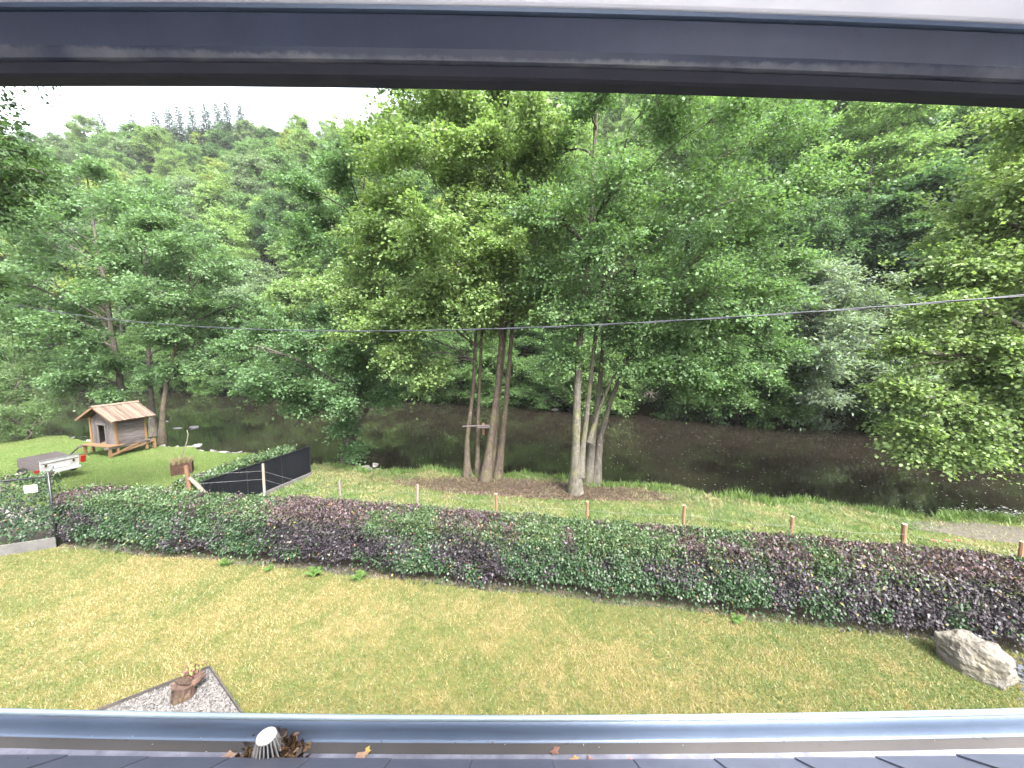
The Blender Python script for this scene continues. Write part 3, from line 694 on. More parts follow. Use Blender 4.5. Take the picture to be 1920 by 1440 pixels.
k = np.abs(x) < 1.42 * y + .6; x, y = x[k], y[k]; n = len(x)
c = (np.array([.085, .145, .030]) + gr.random((n, 1)) * np.array([.045, .02, .012])) * gr.uniform(.8, 1.25, (n, 1))
tag(blades('neighbour_grass', np.stack([x, y, nz(x, y)], 1), gr.uniform(.02, .05, n), gr.uniform(.006, .012, n), .9, c, gr, M['plant']), 'smooth mown green grass around the wooden hut', 'grass', kind='stuff')
# weeds and herbs on the lip of the bank: clumps of longer blades
cx = gr.uniform(-9, 17, 520); cx = cx[(gr.random(len(cx)) < .25 + vnoise(cx, cx * 0, 1.1))]
cy = bank_y(cx) + gr.normal(0, .16, len(cx)); m = 26
px = np.repeat(cx, m) + gr.normal(0, .12, len(cx) * m); py = np.repeat(cy, m) + gr.normal(0, .10, len(cx) * m); hh = np.repeat(gr.uniform(.10, .30, len(cx)), m) * gr.uniform(.6, 1.2, len(px))
tall = np.exp(-((px - 8.2) / .9) ** 2); hh = hh + tall * .28 * gr.random(len(px))
pz = np.where(py < bank_y(px), nz(px, py), nz(px, bank_y(px)) - (py - bank_y(px)) * 1.0)
c = (np.array([.065, .135, .024]) + gr.random((len(px), 1)) * np.array([.06, .05, .012])) * gr.uniform(.7, 1.3, (len(px), 1))
tag(blades('bank_weeds', np.stack([px, py, pz], 1), hh, gr.uniform(.010, .022, len(px)), .55, c, gr, M['plant']), 'ragged green weeds along the lip of the near bank', 'weeds', kind='stuff')

# patches of bare earth under the two stem clusters and by the shore: thin irregular mats of litter
def mat_patch(name, cx, cy, rx, ry, mat, slope=0.0, dz=.018, seed=1):
    n = 64; V = [(cx, cy, float(nz(cx, cy)) + dz)]; F = []
    for ring in (.35, .7, 1.0):
        for k in range(n):
            a = 2 * math.pi * k / n; j = 1 + .22 * mnoise.noise((math.cos(a) * 2 + seed, math.sin(a) * 2, 3)) + .1 * mnoise.noise((math.cos(a) * 9 + seed, math.sin(a) * 9, 5))
            X = cx + rx * ring * j * math.cos(a); Y = cy + ry * ring * j * math.sin(a) + slope * (X - cx)
            V.append((X, Y, float(nz(X, Y)) + dz * (1.3 - ring)))
    for k in range(n): F.append((0, 1 + k, 1 + (k + 1) % n))
    for q in range(2):
        for k in range(n):
            a, b = 1 + q * n + k, 1 + q * n + (k + 1) % n; F.append((a, a + n, b + n, b))
    me = bpy.data.meshes.new(name); me.from_pydata(V, [], F); me.update()
    return tag(add(name, me, mat), kind='structure')
mat_patch('bare_earth', .6, 14.7, 5.4, 1.0, M['soil'], -.15)
mat_patch('bare_earth', 15.0, 11.0, 2.6, .7, simple('shingle', (.045, .042, .032), (.10, .09, .075), 9, .95, .1, .8, bscale=50), -.2, seed=4)
n = 14000; q = gr.normal(0, 1, (n, 2)); x = .6 + q[:, 0] * 2.9; y = 14.7 - .15 * (x - .6) + q[:, 1] * .5
k = y < bank_y(x); x, y = x[k], y[k]; n = len(x)
c = np.where(gr.random((n, 1)) < .5, np.array([.10, .066, .045]), np.array([.06, .042, .03])) * gr.uniform(.6, 1.4, (n, 1))
p = np.stack([x, y, nz(x, y) + .025], 1)
tag(add('leaf_litter', leaves_mesh('leaf_litter', p, gr.normal(0, 1, (n, 3)) * np.array([1, 1, .15]), np.array([0, 0, 1]) + gr.normal(0, .3, (n, 3)), gr.uniform(.04, .09, n), .6, c), M['plant']), 'dry brown leaf litter under the two clumps of stems', 'litter', kind='stuff')

# ------------------------------------------------------------------ more materials
M['wood_grey'] = wood_mat('weathered_grey_wood', (.042, .036, .036), (.12, .102, .098), 0)
M['wood_grey_z'] = wood_mat('weathered_grey_wood_upright', (.042, .036, .036), (.12, .102, .098), 2)
M['wood_new'] = wood_mat('fresh_larch', (.085, .047, .021), (.16, .098, .048), 2)
M['wood_new_x'] = wood_mat('fresh_larch_across', (.088, .05, .026), (.16, .10, .055), 0)
M['roof_wood'] = wood_mat('roof_boards', (.062, .038, .028), (.18, .135, .108), 0)
M['post_grey'] = wood_mat('post_grey', (.10, .085, .07), (.22, .19, .16), 2)
M['post_red'] = wood_mat('post_red', (.10, .055, .03), (.22, .13, .08), 2)
M['pale_end'] = simple('post_end_grain', (.26, .21, .15), (.36, .30, .22), 20, .9, .2)
M['black_metal'] = simple('black_sheet_metal', (.0035, .004, .006), (.006, .007, .010), 2, .6, .2)
M['black_paint'] = simple('black_paint', (.008, .009, .012), (.014, .015, .02), 8, .4, .4)
M['concrete'] = simple('concrete', (.065, .062, .06), (.11, .105, .10), 5, .9, .2, .3)
M['galv'] = simple('galvanised_wire', (.12, .12, .12), (.20, .20, .20), 8, .5, .5, metal=.4)
M['white_paint'] = simple('dirty_white_paint', (.24, .235, .23), (.36, .36, .36), 5, .55, .4)
M['red_lens'] = simple('red_lamp_lens', (.16, .008, .006), (.26, .014, .01), 12, .2, .6)
M['edge_steel'] = simple('edging_steel', (.03, .026, .024), (.06, .052, .048), 9, .7, .3)
M['rust'] = simple('rust', (.022, .012, .009), (.065, .033, .022), 9, .85, .2, .5)
M['stone'] = simple('pale_stone', (.09, .085, .08), (.20, .19, .185), 3.5, .85, .25, .6)
M['slate_chip'] = simple('slate_chips', (.05, .055, .07), (.12, .125, .14), 30, .6, .4)
M['plate'] = simple('number_plate', (.40, .40, .38), (.45, .45, .43), 20, .5, .4)
M['ink'] = simple('plate_ink', (.02, .02, .03), (.03, .03, .04), 20, .5, .4)
M['rubber'] = simple('rubber', (.01, .01, .01), (.02, .02, .02), 20, .8, .2)
M['cable'] = simple('black_cable', (.018, .02, .026), (.035, .038, .045), 30, .5, .4)
M['pebble'] = simple('pebbles', (.07, .063, .058), (.17, .155, .145), 40, .85, .3)
def boulder_mat():
    m = NT('boulder_stone'); co = m.coord(); n1 = m.noise(co, 3.0, 8, .65); n2 = m.noise(co, 1.2, 4); n3 = m.noise(co, 26, 5, .7)
    mp = m.n('ShaderNodeMapping'); mp.inputs['Rotation'].default_value = (.5, .3, .4); mp.inputs['Scale'].default_value = (1.5, 1.5, 9); m.l(co, mp.inputs[0])
    n4 = m.noise(mp.outputs[0], 1.4, 6, .6)
    c = m.ramp(n1, [(.3, (.065, .057, .045)), (.55, (.12, .108, .09)), (.75, (.19, .178, .16))])
    c = m.mix(m.ramp(n4, [(.5, 0), (.62, .5)]), c, (.135, .127, .115))
    c = m.mix(m.ramp(n2, [(.55, 0), (.7, .45)]), c, (.13, .115, .06))
    return m.done(m.bsdf(c, .85, .25, m.bump(m.math('ADD', m.math('MULTIPLY', n3, .5), n4), .7, .03)).outputs[0])
M['boulder'] = boulder_mat()
def zinc_mat(name, a, b, rough, dirt):
    m = NT(name); co = m.coord(); n1 = m.noise(co, 2.5, 5); n2 = m.noise(co, 30, 5, .7)
    mp = m.n('ShaderNodeMapping'); mp.inputs['Scale'].default_value = (1, 14, 14); m.l(co, mp.inputs[0]); n3 = m.noise(mp.outputs[0], 3, 5)
    c = m.ramp(n1, [(.3, a), (.7, b)]); c = m.mix(m.ramp(n3, [(.55, 0), (.75, dirt)]), c, (.045, .035, .03)); c = m.mix(m.ramp(n2, [(.66, 0), (.72, dirt)]), c, (.04, .03, .025))
    return m.done(m.bsdf(c, rough, .5, m.bump(n2, .15, .002), .35).outputs[0])
M['zinc'] = zinc_mat('zinc_sheet', (.060, .082, .125), (.080, .106, .155), .42, .35)
M['zinc_dirty'] = zinc_mat('zinc_sheet_dirty', (.028, .026, .026), (.045, .041, .040), .8, .7)
M['zinc_sheen'] = zinc_mat('zinc_bead', (.20, .25, .28), (.27, .32, .35), .35, .1)  # same zinc made paler: sky reflection along the bead put into its colour
M['slate'] = zinc_mat('roof_slate', (.068, .072, .100), (.120, .124, .158), .38, .5)
def clad_mat():
    m = NT('window_cladding'); co = m.coord(); sp_ = m.n('ShaderNodeSeparateXYZ'); m.l(co, sp_.inputs[0])
    n1 = m.noise(co, 9, 6, .65); n2 = m.noise(co, 60, 5, .7); n3 = m.noise(co, 1.5, 4)
    c = m.ramp(n1, [(.3, (.010, .014, .030)), (.7, (.019, .025, .047))])
    # crust of dried dirt caught on the ledge along the lower edge of the rail
    edge = m.math('SUBTRACT', m.math('ADD', .0160, m.math('MULTIPLY', n2, .013)), sp_.outputs[2])
    f = m.math('MULTIPLY', m.ramp(m.math('MULTIPLY', edge, 60.0), [(0, 0), (.2, 1)]), m.ramp(n1, [(.35, .1), (.65, .8)]))
    c = m.mix(f, c, (.11, .11, .115)); c = m.mix(m.ramp(n3, [(.45, 0), (.7, .4)]), c, (.032, .034, .044)); c = m.mix(m.ramp(n2, [(.66, 0), (.72, .7)]), c, (.006, .006, .008))
    return m.done(m.bsdf(c, .5, .35, m.bump(n2, .2, .002)).outputs[0])
M['clad'] = clad_mat()
M['clad_dark'] = simple('rubber_seal', (.011, .011, .017), (.018, .018, .026), 20, .7, .2)
M['lacquer'] = simple('white_lacquer', (.66, .65, .70), (.72, .71, .75), 3, .35, .4)
M['render_wall'] = simple('house_render', (.30, .29, .27), (.36, .35, .33), 3, .9, .2, .3)
def glass_mat():
    m = NT('window_glass'); g = m.n('ShaderNodeMixShader'); t_ = m.n('ShaderNodeBsdfTransparent'); t_.inputs[0].default_value = (.93, .95, .95, 1); gl = m.n('ShaderNodeBsdfGlossy'); gl.inputs['Roughness'].default_value = .02; fr = m.n('ShaderNodeFresnel'); fr.inputs[0].default_value = 1.45
    m.l(fr.outputs[0], g.inputs[0]); m.l(t_.outputs[0], g.inputs[1]); m.l(gl.outputs[0], g.inputs[2])
    return m.done(g.outputs[0])
M['glass'] = glass_mat()

def rock_mesh(name, seed, dims, sub=3, rough=.22, hull=None):
    r = random.Random(seed); bm = bmesh.new()
    pts = hull or [Vector((r.uniform(-1, 1), r.uniform(-1, 1), r.uniform(-.9, .9))).normalized() * r.uniform(.8, 1.05) for _ in range(13)]
    for p in pts: bm.verts.new(Vector((p[0] * dims[0], p[1] * dims[1], p[2] * dims[2])))
    h = bmesh.ops.convex_hull(bm, input=bm.verts)
    bmesh.ops.delete(bm, geom=[g for g in h['geom_interior'] if isinstance(g, bmesh.types.BMVert)], context='VERTS')
    bmesh.ops.triangulate(bm, faces=bm.faces)
    for _ in range(sub): bmesh.ops.subdivide_edges(bm, edges=bm.edges, cuts=1, use_grid_fill=True); 
    bmesh.ops.smooth_vert(bm, verts=bm.verts, factor=.5, use_axis_x=True, use_axis_y=True, use_axis_z=True)
    m = max(dims)
    for v in bm.verts:
        q = v.co / m * 2.2 + Vector((seed, 0, 0)); n = mnoise.noise(q) * .5 + mnoise.noise(q * 2.7) * .3 + mnoise.noise(q * 7) * .15
        v.co += v.co.normalized() * n * rough * min(dims)
    bmesh.ops.recalc_face_normals(bm, faces=bm.faces)
    me = bpy.data.meshes.new(name); bm.to_mesh(me); bm.free()
    return me

# ------------------------------------------------------------------ the house under the camera: eave, gutter, roof window
house = empty('house', (0, 0, 0)); tag(house, 'slate-roofed house with zinc gutter and open roof window', 'house')
add('wall', MB().box((0, -3.0, 1.9), (9.0, 7.6, 3.8)).mesh('wall'), M['render_wall'], house)
PITCH = R(38); EY, EZ = 1.094, 3.890
def sag(x): return .0085 * x * x - .024
roof = add('roof', MB().poly([(-4.4, EY - .02, EZ - .03 + .12), (-.72, EY - .02, EZ - .03), (.72, EY - .02, EZ - .03), (4.4, EY - .02, EZ - .03 + .12),
        (-4.4, .22, EZ - .03 + .12 + .888 * .781), (-.72, .22, EZ - .03 + .868 * .781), (.72, .22, EZ - .03 + .868 * .781), (4.4, .22, EZ - .03 + .12 + .868 * .781),
        (-4.4, -4.6, EZ + 4.42), (-.72, -4.6, EZ + 4.42), (.72, -4.6, EZ + 4.42), (4.4, -4.6, EZ + 4.42), (-.72, -1.3, EZ - .03 + 2.388 * .781), (.72, -1.3, EZ - .03 + 2.388 * .781)],
        [(0, 1, 5, 4), (1, 2, 6, 5), (2, 3, 7, 6), (4, 5, 12, 9, 8), (6, 7, 11, 10, 13), (12, 13, 10, 9)]).mesh('roof'), M['slate'], house)
sr_ = random.Random(3)
slate_me = MB().box((0, 0, 0), (.2545, .36, .006)).mesh('slate', bevel=.001)
for row in range(-1, 5):
    for k in range(-11, 12):
        x = k * .256 + (row % 2) * .128; d_ = max(row, 0) * .165
        y = EY - .142 - d_ * math.cos(PITCH); z = EZ + .122 + d_ * math.sin(PITCH) + sag(x) * .9 + sr_.uniform(-.0008, .0008) - (.0075 if row < 0 else 0)
        if y < .3 and abs(x) < .9: continue
        o = add('slate', slate_me, M['slate'], roof, (x, y, z), (R(-38 + 1.6) + sr_.uniform(-.006, .006), sr_.uniform(-.006, .006) , sr_.uniform(-.008, .008)))
M['bounce_white'] = simple('bounce_plaster', (.74, .73, .72), (.80, .79, .78), 3, .8, .3)  # white for unseen surfaces added to bounce sky light onto the sash
add('bounce_floor', MB().box((0, -1.6, 3.86), (3.0, 4.2, .06)).mesh('bounce_floor'), M['bounce_white'], house)  # unseen pale board, added to throw sky light up at lining and rail
add('bounce_reveal', MB().box((0, .17, 4.24), (1.40, .04, .68)).mesh('bounce_reveal'), M['bounce_white'], house)  # unseen panel below the opening, added for the same upward bounce
for sg_ in (-1, 1): add('bounce_reveal', MB().poly([(sg_ * .70, .16, 3.9), (sg_ * .70, -1.28, 3.9), (sg_ * .70, -1.28, 5.66), (sg_ * .70, .16, 4.56), (sg_ * .73, .16, 3.9), (sg_ * .73, -1.28, 3.9), (sg_ * .73, -1.28, 5.66), (sg_ * .73, .16, 4.56)], [(0, 1, 2, 3), (4, 7, 6, 5), (0, 3, 7, 4), (3, 2, 6, 7), (2, 1, 5, 6), (1, 0, 4, 5)]).mesh('bounce_reveal'), M['bounce_white'], house)  # unseen side panels, likewise added as reflectors
# gutter: a swept profile
def sweep(name, prof, mat, x0=-4.2, x1=4.2, n=40, parent=None, closed=False):
    V = []; F = []; m = len(prof)
    for i in range(n + 1):
        x = x0 + (x1 - x0) * i / n
        V += [(x, py, pz + sag(x)) for py, pz in prof]
    for i in range(n):
        for j in range(m if closed else m - 1):
            a = i * m + j; b = i * m + (j + 1) % m; F.append((a, b, b + m, a + m))
    me = bpy.data.meshes.new(name); me.from_pydata(V, [], F); me.update(); me.polygons.foreach_set('use_smooth', np.ones(len(F), dtype=bool))
    return add(name, me, mat, parent)
gut = sweep('gutter', [(1.199, 3.937), (1.197, 3.90), (1.192, 3.872), (1.186, 3.868), (1.178, 3.866), (1.165, 3.853), (1.14, 3.846), (1.10, 3.846), (1.06, 3.85), (1.047, 3.858), (1.044, 3.868)], M['zinc'], parent=house)
md = gut.modifiers.new('thick', 'SOLIDIFY'); md.thickness = .002
sweep('gutter_bead', [(1.205 + .0095 * math.cos(a), 3.940 + .0095 * math.sin(a)) for a in np.linspace(0, 6.283, 13)[:-1]], M['zinc_sheen'], parent=gut, closed=True)
sweep('gutter_liner', [(1.1825, 3.8700), (1.172, 3.8665), (1.157, 3.8575)], M['zinc_dirty'], parent=gut)
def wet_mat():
    m = NT('rain_water'); co = m.pos(); n = m.noise(co, 14, 4); p = m.bsdf(m.ramp(n, [(.35, (.10, .10, .125)), (.65, (.17, .168, .20))]), .04, .5, m.bump(n, .05, .01)); return m.done(p.outputs[0])  # pale zinc tone under the water, standing in for its weak sky reflection
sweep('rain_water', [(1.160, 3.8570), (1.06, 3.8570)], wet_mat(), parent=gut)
for x in (-3.3, -1.9, -.62, .68, 1.95, 3.2):
    add('bracket', MB().tube([(x, 1.203, 3.952 + sag(x)), (x, 1.11, 3.935 + sag(x)), (x, 1.05, 3.94 + sag(x))], .004, 6).mesh('bracket'), M['zinc'], gut) if abs(x) > 1.7 else None
# roof window: the open sash above the camera (bottom rail, seal, white lining, glass)
win = empty('roof_window', (0, .55, 5.550)); win.parent = house; win.rotation_euler = (0, R(1.15), 0)
W_ = 1.6
def sash_sweep(name, prof, mat, n=24):
    V = []; F = []; m = len(prof)
    for i in range(n + 1):
        x = -W_ + 2 * W_ * i / n
        V += [(x, py, pz - .018 * x * x) for py, pz in prof]
    for i in range(n):
        for j in range(m): a = i * m + j; b = i * m + (j + 1) % m; F.append((a, b, b + m, a + m))
    me = bpy.data.meshes.new(name); me.from_pydata(V, [], F); me.update()
    bm = bmesh.new(); bm.from_mesh(me); bmesh.ops.recalc_face_normals(bm, faces=bm.faces); bm.to_mesh(me); bm.free()
    return add(name, me, mat, win)
sash_sweep('bottom_rail', [(.012, .0155), (-.004, .018), (-.010, .028), (-.012, .066), (-.008, .0695), (.03, .0695), (.045, .05), (.03, .0155)], M['clad'])
sash_sweep('drip_edge', [(.006, 0), (.0, .0015), (-.001, .014), (.004, .0145), (.025, .0145), (.026, .001)], M['clad_dark'])
sash_sweep('top_lip', [(-.014, .0705), (-.016, .074), (-.012, .076), (.03, .076), (.03, .0705)], M['zinc'])
sash_sweep('white_lining', [(-.020, .0775), (-.20, .142), (-.20, .20), (.03, .125), (.03, .0775)], M['lacquer'])
add('pane', MB().poly([(-1.2, -.19, .215), (1.2, -.19, .215), (1.2, -1.3, .69), (-1.2, -1.3, .69), (-1.2, -.19, .225), (1.2, -.19, .225), (1.2, -1.3, .70), (-1.2, -1.3, .70)],
    [(0, 1, 2, 3), (4, 7, 6, 5), (0, 4, 5, 1), (1, 5, 6, 2), (2, 6, 7, 3), (3, 7, 4, 0)]).mesh('pane'), M['glass'], win)

# leaf strainer in the gutter outlet, with litter caught round it
sx, sy, sz = -.795, 1.125, 3.852 + sag(.8)
st = empty('gutter_strainer', (sx, sy, sz)); st.scale = (1.22, 1.22, 1.22); tag(st, 'white-capped ribbed leaf strainer standing in the gutter', 'strainer')
M['cap_white'] = simple('white_plastic', (.40, .38, .34), (.46, .44, .41), 30, .6, .4); M['rib'] = simple('grey_plastic', (.10, .10, .10), (.22, .21, .20), 30, .6, .4)
mb = MB(); 
for a0, a1 in zip(np.linspace(0, 1.45, 7)[:-1], np.linspace(0, 1.45, 7)[1:]): pass
prof = [(.022, 0), (.0245, .003), (.0235, .008), (.018, .013), (.009, .016), (.0, .017)]
V = []; F = []; nn_ = 20
for rr, zz in prof[:-1]: V += [(rr * math.cos(2 * math.pi * k / nn_), rr * math.sin(2 * math.pi * k / nn_), .080 + zz) for k in range(nn_)]
V.append((0, 0, .097))
for i in range(len(prof) - 2): F += [(i * nn_ + k, i * nn_ + (k + 1) % nn_, (i + 1) * nn_ + (k + 1) % nn_, (i + 1) * nn_ + k) for k in range(nn_)]
F += [((len(prof) - 2) * nn_ + k, (len(prof) - 2) * nn_ + (k + 1) % nn_, len(V) - 1) for k in range(nn_)] + [tuple(range(nn_))[::-1]]
me = bpy.data.meshes.new('cap'); me.from_pydata(V, [], F); me.update(); me.polygons.foreach_set('use_smooth', np.ones(len(F), dtype=bool)); add('cap', me, M['cap_white'], st)
add('core', MB().tube([(0, 0, 0), (0, 0, .078)], [.033, .018], 12).mesh('core'), M['black_paint'], st)
for k in range(20):
    a = 2 * math.pi * k / 20; add('rib', MB().beam((.046 * math.cos(a), .046 * math.sin(a), .002), (.022 * math.cos(a), .022 * math.sin(a), .084), .003, .005).mesh('rib'), M['rib'], st)
add('foot_ring', MB().tube([(.046 * math.cos(a), .046 * math.sin(a), .003) for a in np.linspace(0, 6.283, 21)], .004, 6).mesh('foot_ring'), M['rib'], st)
n = 1500; lr_ = np.random.default_rng(61); a = lr_.uniform(0, 6.283, n); q = lr_.normal(0, 1, (n, 3))
pos = np.stack([sx + np.cos(a) * .058 + q[:, 0] * .016 + (lr_.random(n) < .35) * lr_.uniform(0, .055, n), sy + np.sin(a) * .034 + q[:, 1] * .012 + .002, sz + .004 + np.abs(q[:, 2]) * .02], 1)
pos[:, 2] += np.clip(pos[:, 0] - sx - .03, 0, 1) * .55 * lr_.random(n)
cc = np.array([[.11, .055, .025], [.045, .022, .012], [.17, .10, .045], [.025, .014, .010]])[lr_.integers(0, 4, n)] * lr_.uniform(.6, 1.3, (n, 1))
tag(add('gutter_litter', leaves_mesh('gutter_litter', pos, lr_.normal(0, 1, (n, 3)), lr_.normal(0, 1, (n, 3)), lr_.uniform(.012, .032, n), .5, cc), M['plant']), 'soggy brown leaf litter caught round the gutter strainer', 'litter', kind='stuff')
n = 420; x = lr_.uniform(-1.9, 1.9, n); yy = lr_.choice([1.182, 1.10, 1.06, .99, .93], n) + lr_.normal(0, .012, n); zz = np.where(yy > 1.1, 3.8715, EZ + .012 + (EY - yy) * math.tan(PITCH) * 1.0 + .004); zz = np.where((yy <= 1.165) & (yy > 1.11), 3.8605, zz) + sag(x)
cc = np.array([[.30, .30, .32], [.03, .02, .015], [.12, .06, .03]])[lr_.choice(3, n, p=[.35, .45, .2])]
tag(add('roof_specks', leaves_mesh('roof_specks', np.stack([x, yy, zz], 1), lr_.normal(0, 1, (n, 3)) * np.array([1, .5, .05]), np.array([0, .3, 1]) + lr_.normal(0, .1, (n, 3)), lr_.uniform(.003, .012, n), .4, cc), M['plant']), 'tiny bits of dirt and droppings scattered over eave and gutter', 'dirt', kind='stuff')
def fallen_leaf(x, y, z, size, col, rz, label):
    mb = MB(); pts = [(0, 0, 0)]; m = 10
    for k in range(m):
        a = 2 * math.pi * k / m; rr = size * (.5 + .12 * math.cos(5 * a) + .06 * math.sin(3 * a)); pts.append((rr * math.cos(a) * 1.25, rr * math.sin(a) * .8, .10 * size * math.sin(2 * a) + .002))
    mb.poly(pts, [(0, 1 + k, 1 + (k + 1) % m) for k in range(m)])
    o = add('fallen_leaf', mb.mesh('fallen_leaf'), simple('dead_leaf', tuple(c * .7 for c in col), col, 40, .7, .3), None, (x, y, z + sag(x)), (R(8), R(-6), rz)); tag(o, label, 'leaf')
TAN, BRN = (.24, .15, .10), (.14, .07, .05)
for x, y, z, sz_, c, rz, lb in ((-.945, 1.135, 3.8600, .045, TAN, .3, 'tan dead leaf in gutter water beside the strainer'), (-.505, 1.130, 3.8600, .05, TAN, .9, 'large curled tan leaf lying in the gutter water'), (-.485, 1.160, 3.8640, .022, (.32, .22, .05), 1.4, 'small yellow leaf above the large curled tan leaf'),
                            (.145, 1.160, 3.8660, .026, BRN, .5, 'rust-brown curled leaf at the gutter liner edge'), (.205, 1.138, 3.8600, .024, (.28, .17, .07), .2, 'amber leaf between the brown leaf and two pinkish leaves'), (.265, 1.128, 3.8600, .036, (.22, .12, .10), 2.0, 'pinkish leaf next to the amber leaf in the gutter'), (.39, 1.128, 3.8600, .034, (.22, .12, .10), 2.9, 'pinkish lobed leaf farthest along from the strainer')):
    fallen_leaf(x, y, z, sz_, c, rz, lb)

# ------------------------------------------------------------------ overhead cable
A = Vector((-19.0, 12.6, 7.24)); B = Vector((9.2, 2.35, 6.11)); pts0 = []
for k in range(81):
    t = k / 80; p = A.lerp(B, t); p.z -= 4 * t * (1 - t) * 1.193; pts0.append(p)
cab = empty('overhead_cable', pts0[0]); tag(cab, 'black twisted overhead cable strung across above the hedge', 'cable')
for ph in (0, math.pi):
    mb = MB(); P = []
    for k in range(641):
        t = k / 640; i = min(int(t * 80), 79); p = pts0[i].lerp(pts0[i + 1], t * 80 - i) - pts0[0]; a = ph + t * 640 / 9.0 * 2.0
        P.append(p + Vector((.0, .35, .94)) * .006 * math.sin(a) + Vector((.35, .88, -.3)) * .006 * math.cos(a))
    mb.tube(P, .0068, 5); add('strand', mb.mesh('strand', True), M['cable'], cab)

# ------------------------------------------------------------------ gravel bed with stump
bed_c = [(-4.86, 5.70), (-3.30, 4.55), (-4.85, 2.5), (-7.1, 4.05)]
bed = add('gravel_bed', MB().poly([(x, y, .012) for x, y in bed_c] + [(x, y, -.05) for x, y in bed_c], [(0, 3, 2, 1), (0, 1, 5, 4), (1, 2, 6, 5), (2, 3, 7, 6), (3, 0, 4, 7)]).mesh('gravel_bed'), M['pebble']); tag(bed, kind='structure')
n = 8500; q = lr_.random((n, 2)); c0 = np.array(bed_c[0]); e1 = np.array(bed_c[1]) - c0; e2 = np.array(bed_c[3]) - c0
p2 = c0 + q[:, :1] * e1 * .97 + q[:, 1:] * .5 * e2 + .01
octv = np.array([(1, 0, 0), (-1, 0, 0), (0, 1, 0), (0, -1, 0), (0, 0, 1.0), (0, 0, -1.0)]); octf = np.array([(0, 2, 4), (2, 1, 4), (1, 3, 4), (3, 0, 4)])
sc_ = lr_.uniform(.010, .024, (n, 1, 1)) * lr_.uniform(.6, 1.2, (n, 1, 3)); an = lr_.uniform(0, 6.28, n)
vv = octv[None] * sc_; vx = vv[..., 0] * np.cos(an)[:, None] - vv[..., 1] * np.sin(an)[:, None]; vy = vv[..., 0] * np.sin(an)[:, None] + vv[..., 1] * np.cos(an)[:, None]
V = np.stack([vx + p2[:, :1], vy + p2[:, 1:], vv[..., 2] + .014], -1).reshape(-1, 3); F = (octf[None] + (np.arange(n) * 6)[:, None, None]).reshape(-1, 3)
g_ = lr_.uniform(.04, .21, (n, 1)); cc = g_ * np.array([1.0, .93, .90]); 
tag(add('gravel', np_mesh('gravel', V, F, False, np.repeat(cc, 6, 0)), M['plant'], bed), kind='stuff')
edg = empty('bed_edging', (-4.86, 5.70, 0)); tag(edg, 'rusty dark steel edging strip round the gravel bed corner', 'edging')
for a, b in ((bed_c[3], bed_c[0]), (bed_c[0], bed_c[1])):
    A_ = Vector((a[0] + 4.86, a[1] - 5.70, .02)); B_ = Vector((b[0] + 4.86, b[1] - 5.70, .02)); add('strip', MB().beam(A_, B_, .018, .09).mesh('strip'), M['edge_steel'], edg)
stump = empty('driftwood_stump', (-4.87, 5.22, .01)); tag(stump, 'rough brown stump with a stubby arm standing on the gravel bed', 'stump')
def log_mesh(name, pts, rad, n=12, seed=0, amp=.18):
    me = MB().tube(pts, rad, n).mesh(name, False); 
    for v in me.vertices:
        q = v.co * 9 + Vector((seed, 0, 0)); v.co += Vector((mnoise.noise(q), mnoise.noise(q + Vector((5, 0, 0))), mnoise.noise(q + Vector((0, 7, 0))))) * amp * max(rad)
    return me
add('body', log_mesh('body', [(0, 0, 0), (0, 0, .06), (.0, 0, .13), (.01, 0, .2), (.02, .01, .235)], [.155, .15, .145, .14, .11], 10, 2), bark_mat('stump_wood', (.025, .016, .013), (.085, .055, .042), moss_amt=.2), stump)
add('arm', log_mesh('arm', [(.05, .02, .10), (.11, .06, .15), (.16, .11, .19), (.20, .16, .22)], [.06, .06, .055, .045], 10, 4), bark_mat('arm_wood', (.03, .019, .016), (.10, .06, .046), moss_amt=.1), stump)
def rosette(name, label, loc, n, size, cols, cat='plant', h=.12, seed=1):
    r = np.random.default_rng(seed); pos = r.normal(0, 1, (n, 3)) * np.array([size * .3, size * .3, h * .3]) + np.array([0, 0, h * .7]); d = r.normal(0, 1, (n, 3)) + np.array([0, 0, .7])
    c = np.array(cols)[r.integers(0, len(cols), n)] * r.uniform(.7, 1.3, (n, 1))
    o = empty(name, loc); tag(o, label, cat); add('leaves', leaves_mesh('leaves', pos, d, r.normal(0, 1, (n, 3)) + np.array([0, -.3, 1]), r.uniform(.3, .7, n) * size * .5, .5, c), M['plant'], o)
    add('stems', MB().tube([(0, 0, -.02), (.01, 0, h * .5), (.02, .01, h)], [.008, .006, .003], 5).mesh('stems'), M['bark_brown'], o); return o
rosette('houseleek_plant', 'small red and yellow leafy plant growing on the driftwood stump', (-4.84, 5.36, .2), 130, .2, [(.22, .05, .06), (.24, .19, .05), (.17, .08, .06), (.13, .16, .04)], seed=5)

# ------------------------------------------------------------------ boulder
hull = [(-1, -.15, -.75), (-1.0, -.2, .35), (-.86, -.1, .86), (-.8, .6, .6), (-.9, .5, -.8), (-.35, -.85, -.75), (-.35, -.72, .30), (-.2, -.5, .95), (-.1, .6, .9), (.55, -.85, -.7), (.85, -.7, .40), (.6, -.3, .82), (.7, .5, .6), (1.0, .1, -.7), (1.0, .0, .38), (.3, .8, -.7), (.3, -.9, -.2)]
bo = add('boulder', rock_mesh('boulder', 9, (.42, .36, .37), 4, .2, hull), M['boulder'], None, (7.43, 5.72, .17), (R(-2), R(-14), R(-46))); tag(bo, 'large angular beige boulder on the lawn corner beside the hedge', 'boulder')
n = 700; q = lr_.normal(0, 1, (n, 2)); x = 8.35 + q[:, 0] * .28; y = 5.42 + q[:, 1] * .18; cc = lr_.uniform(.04, .13, (n, 1)) * np.array([.85, .95, 1.2])
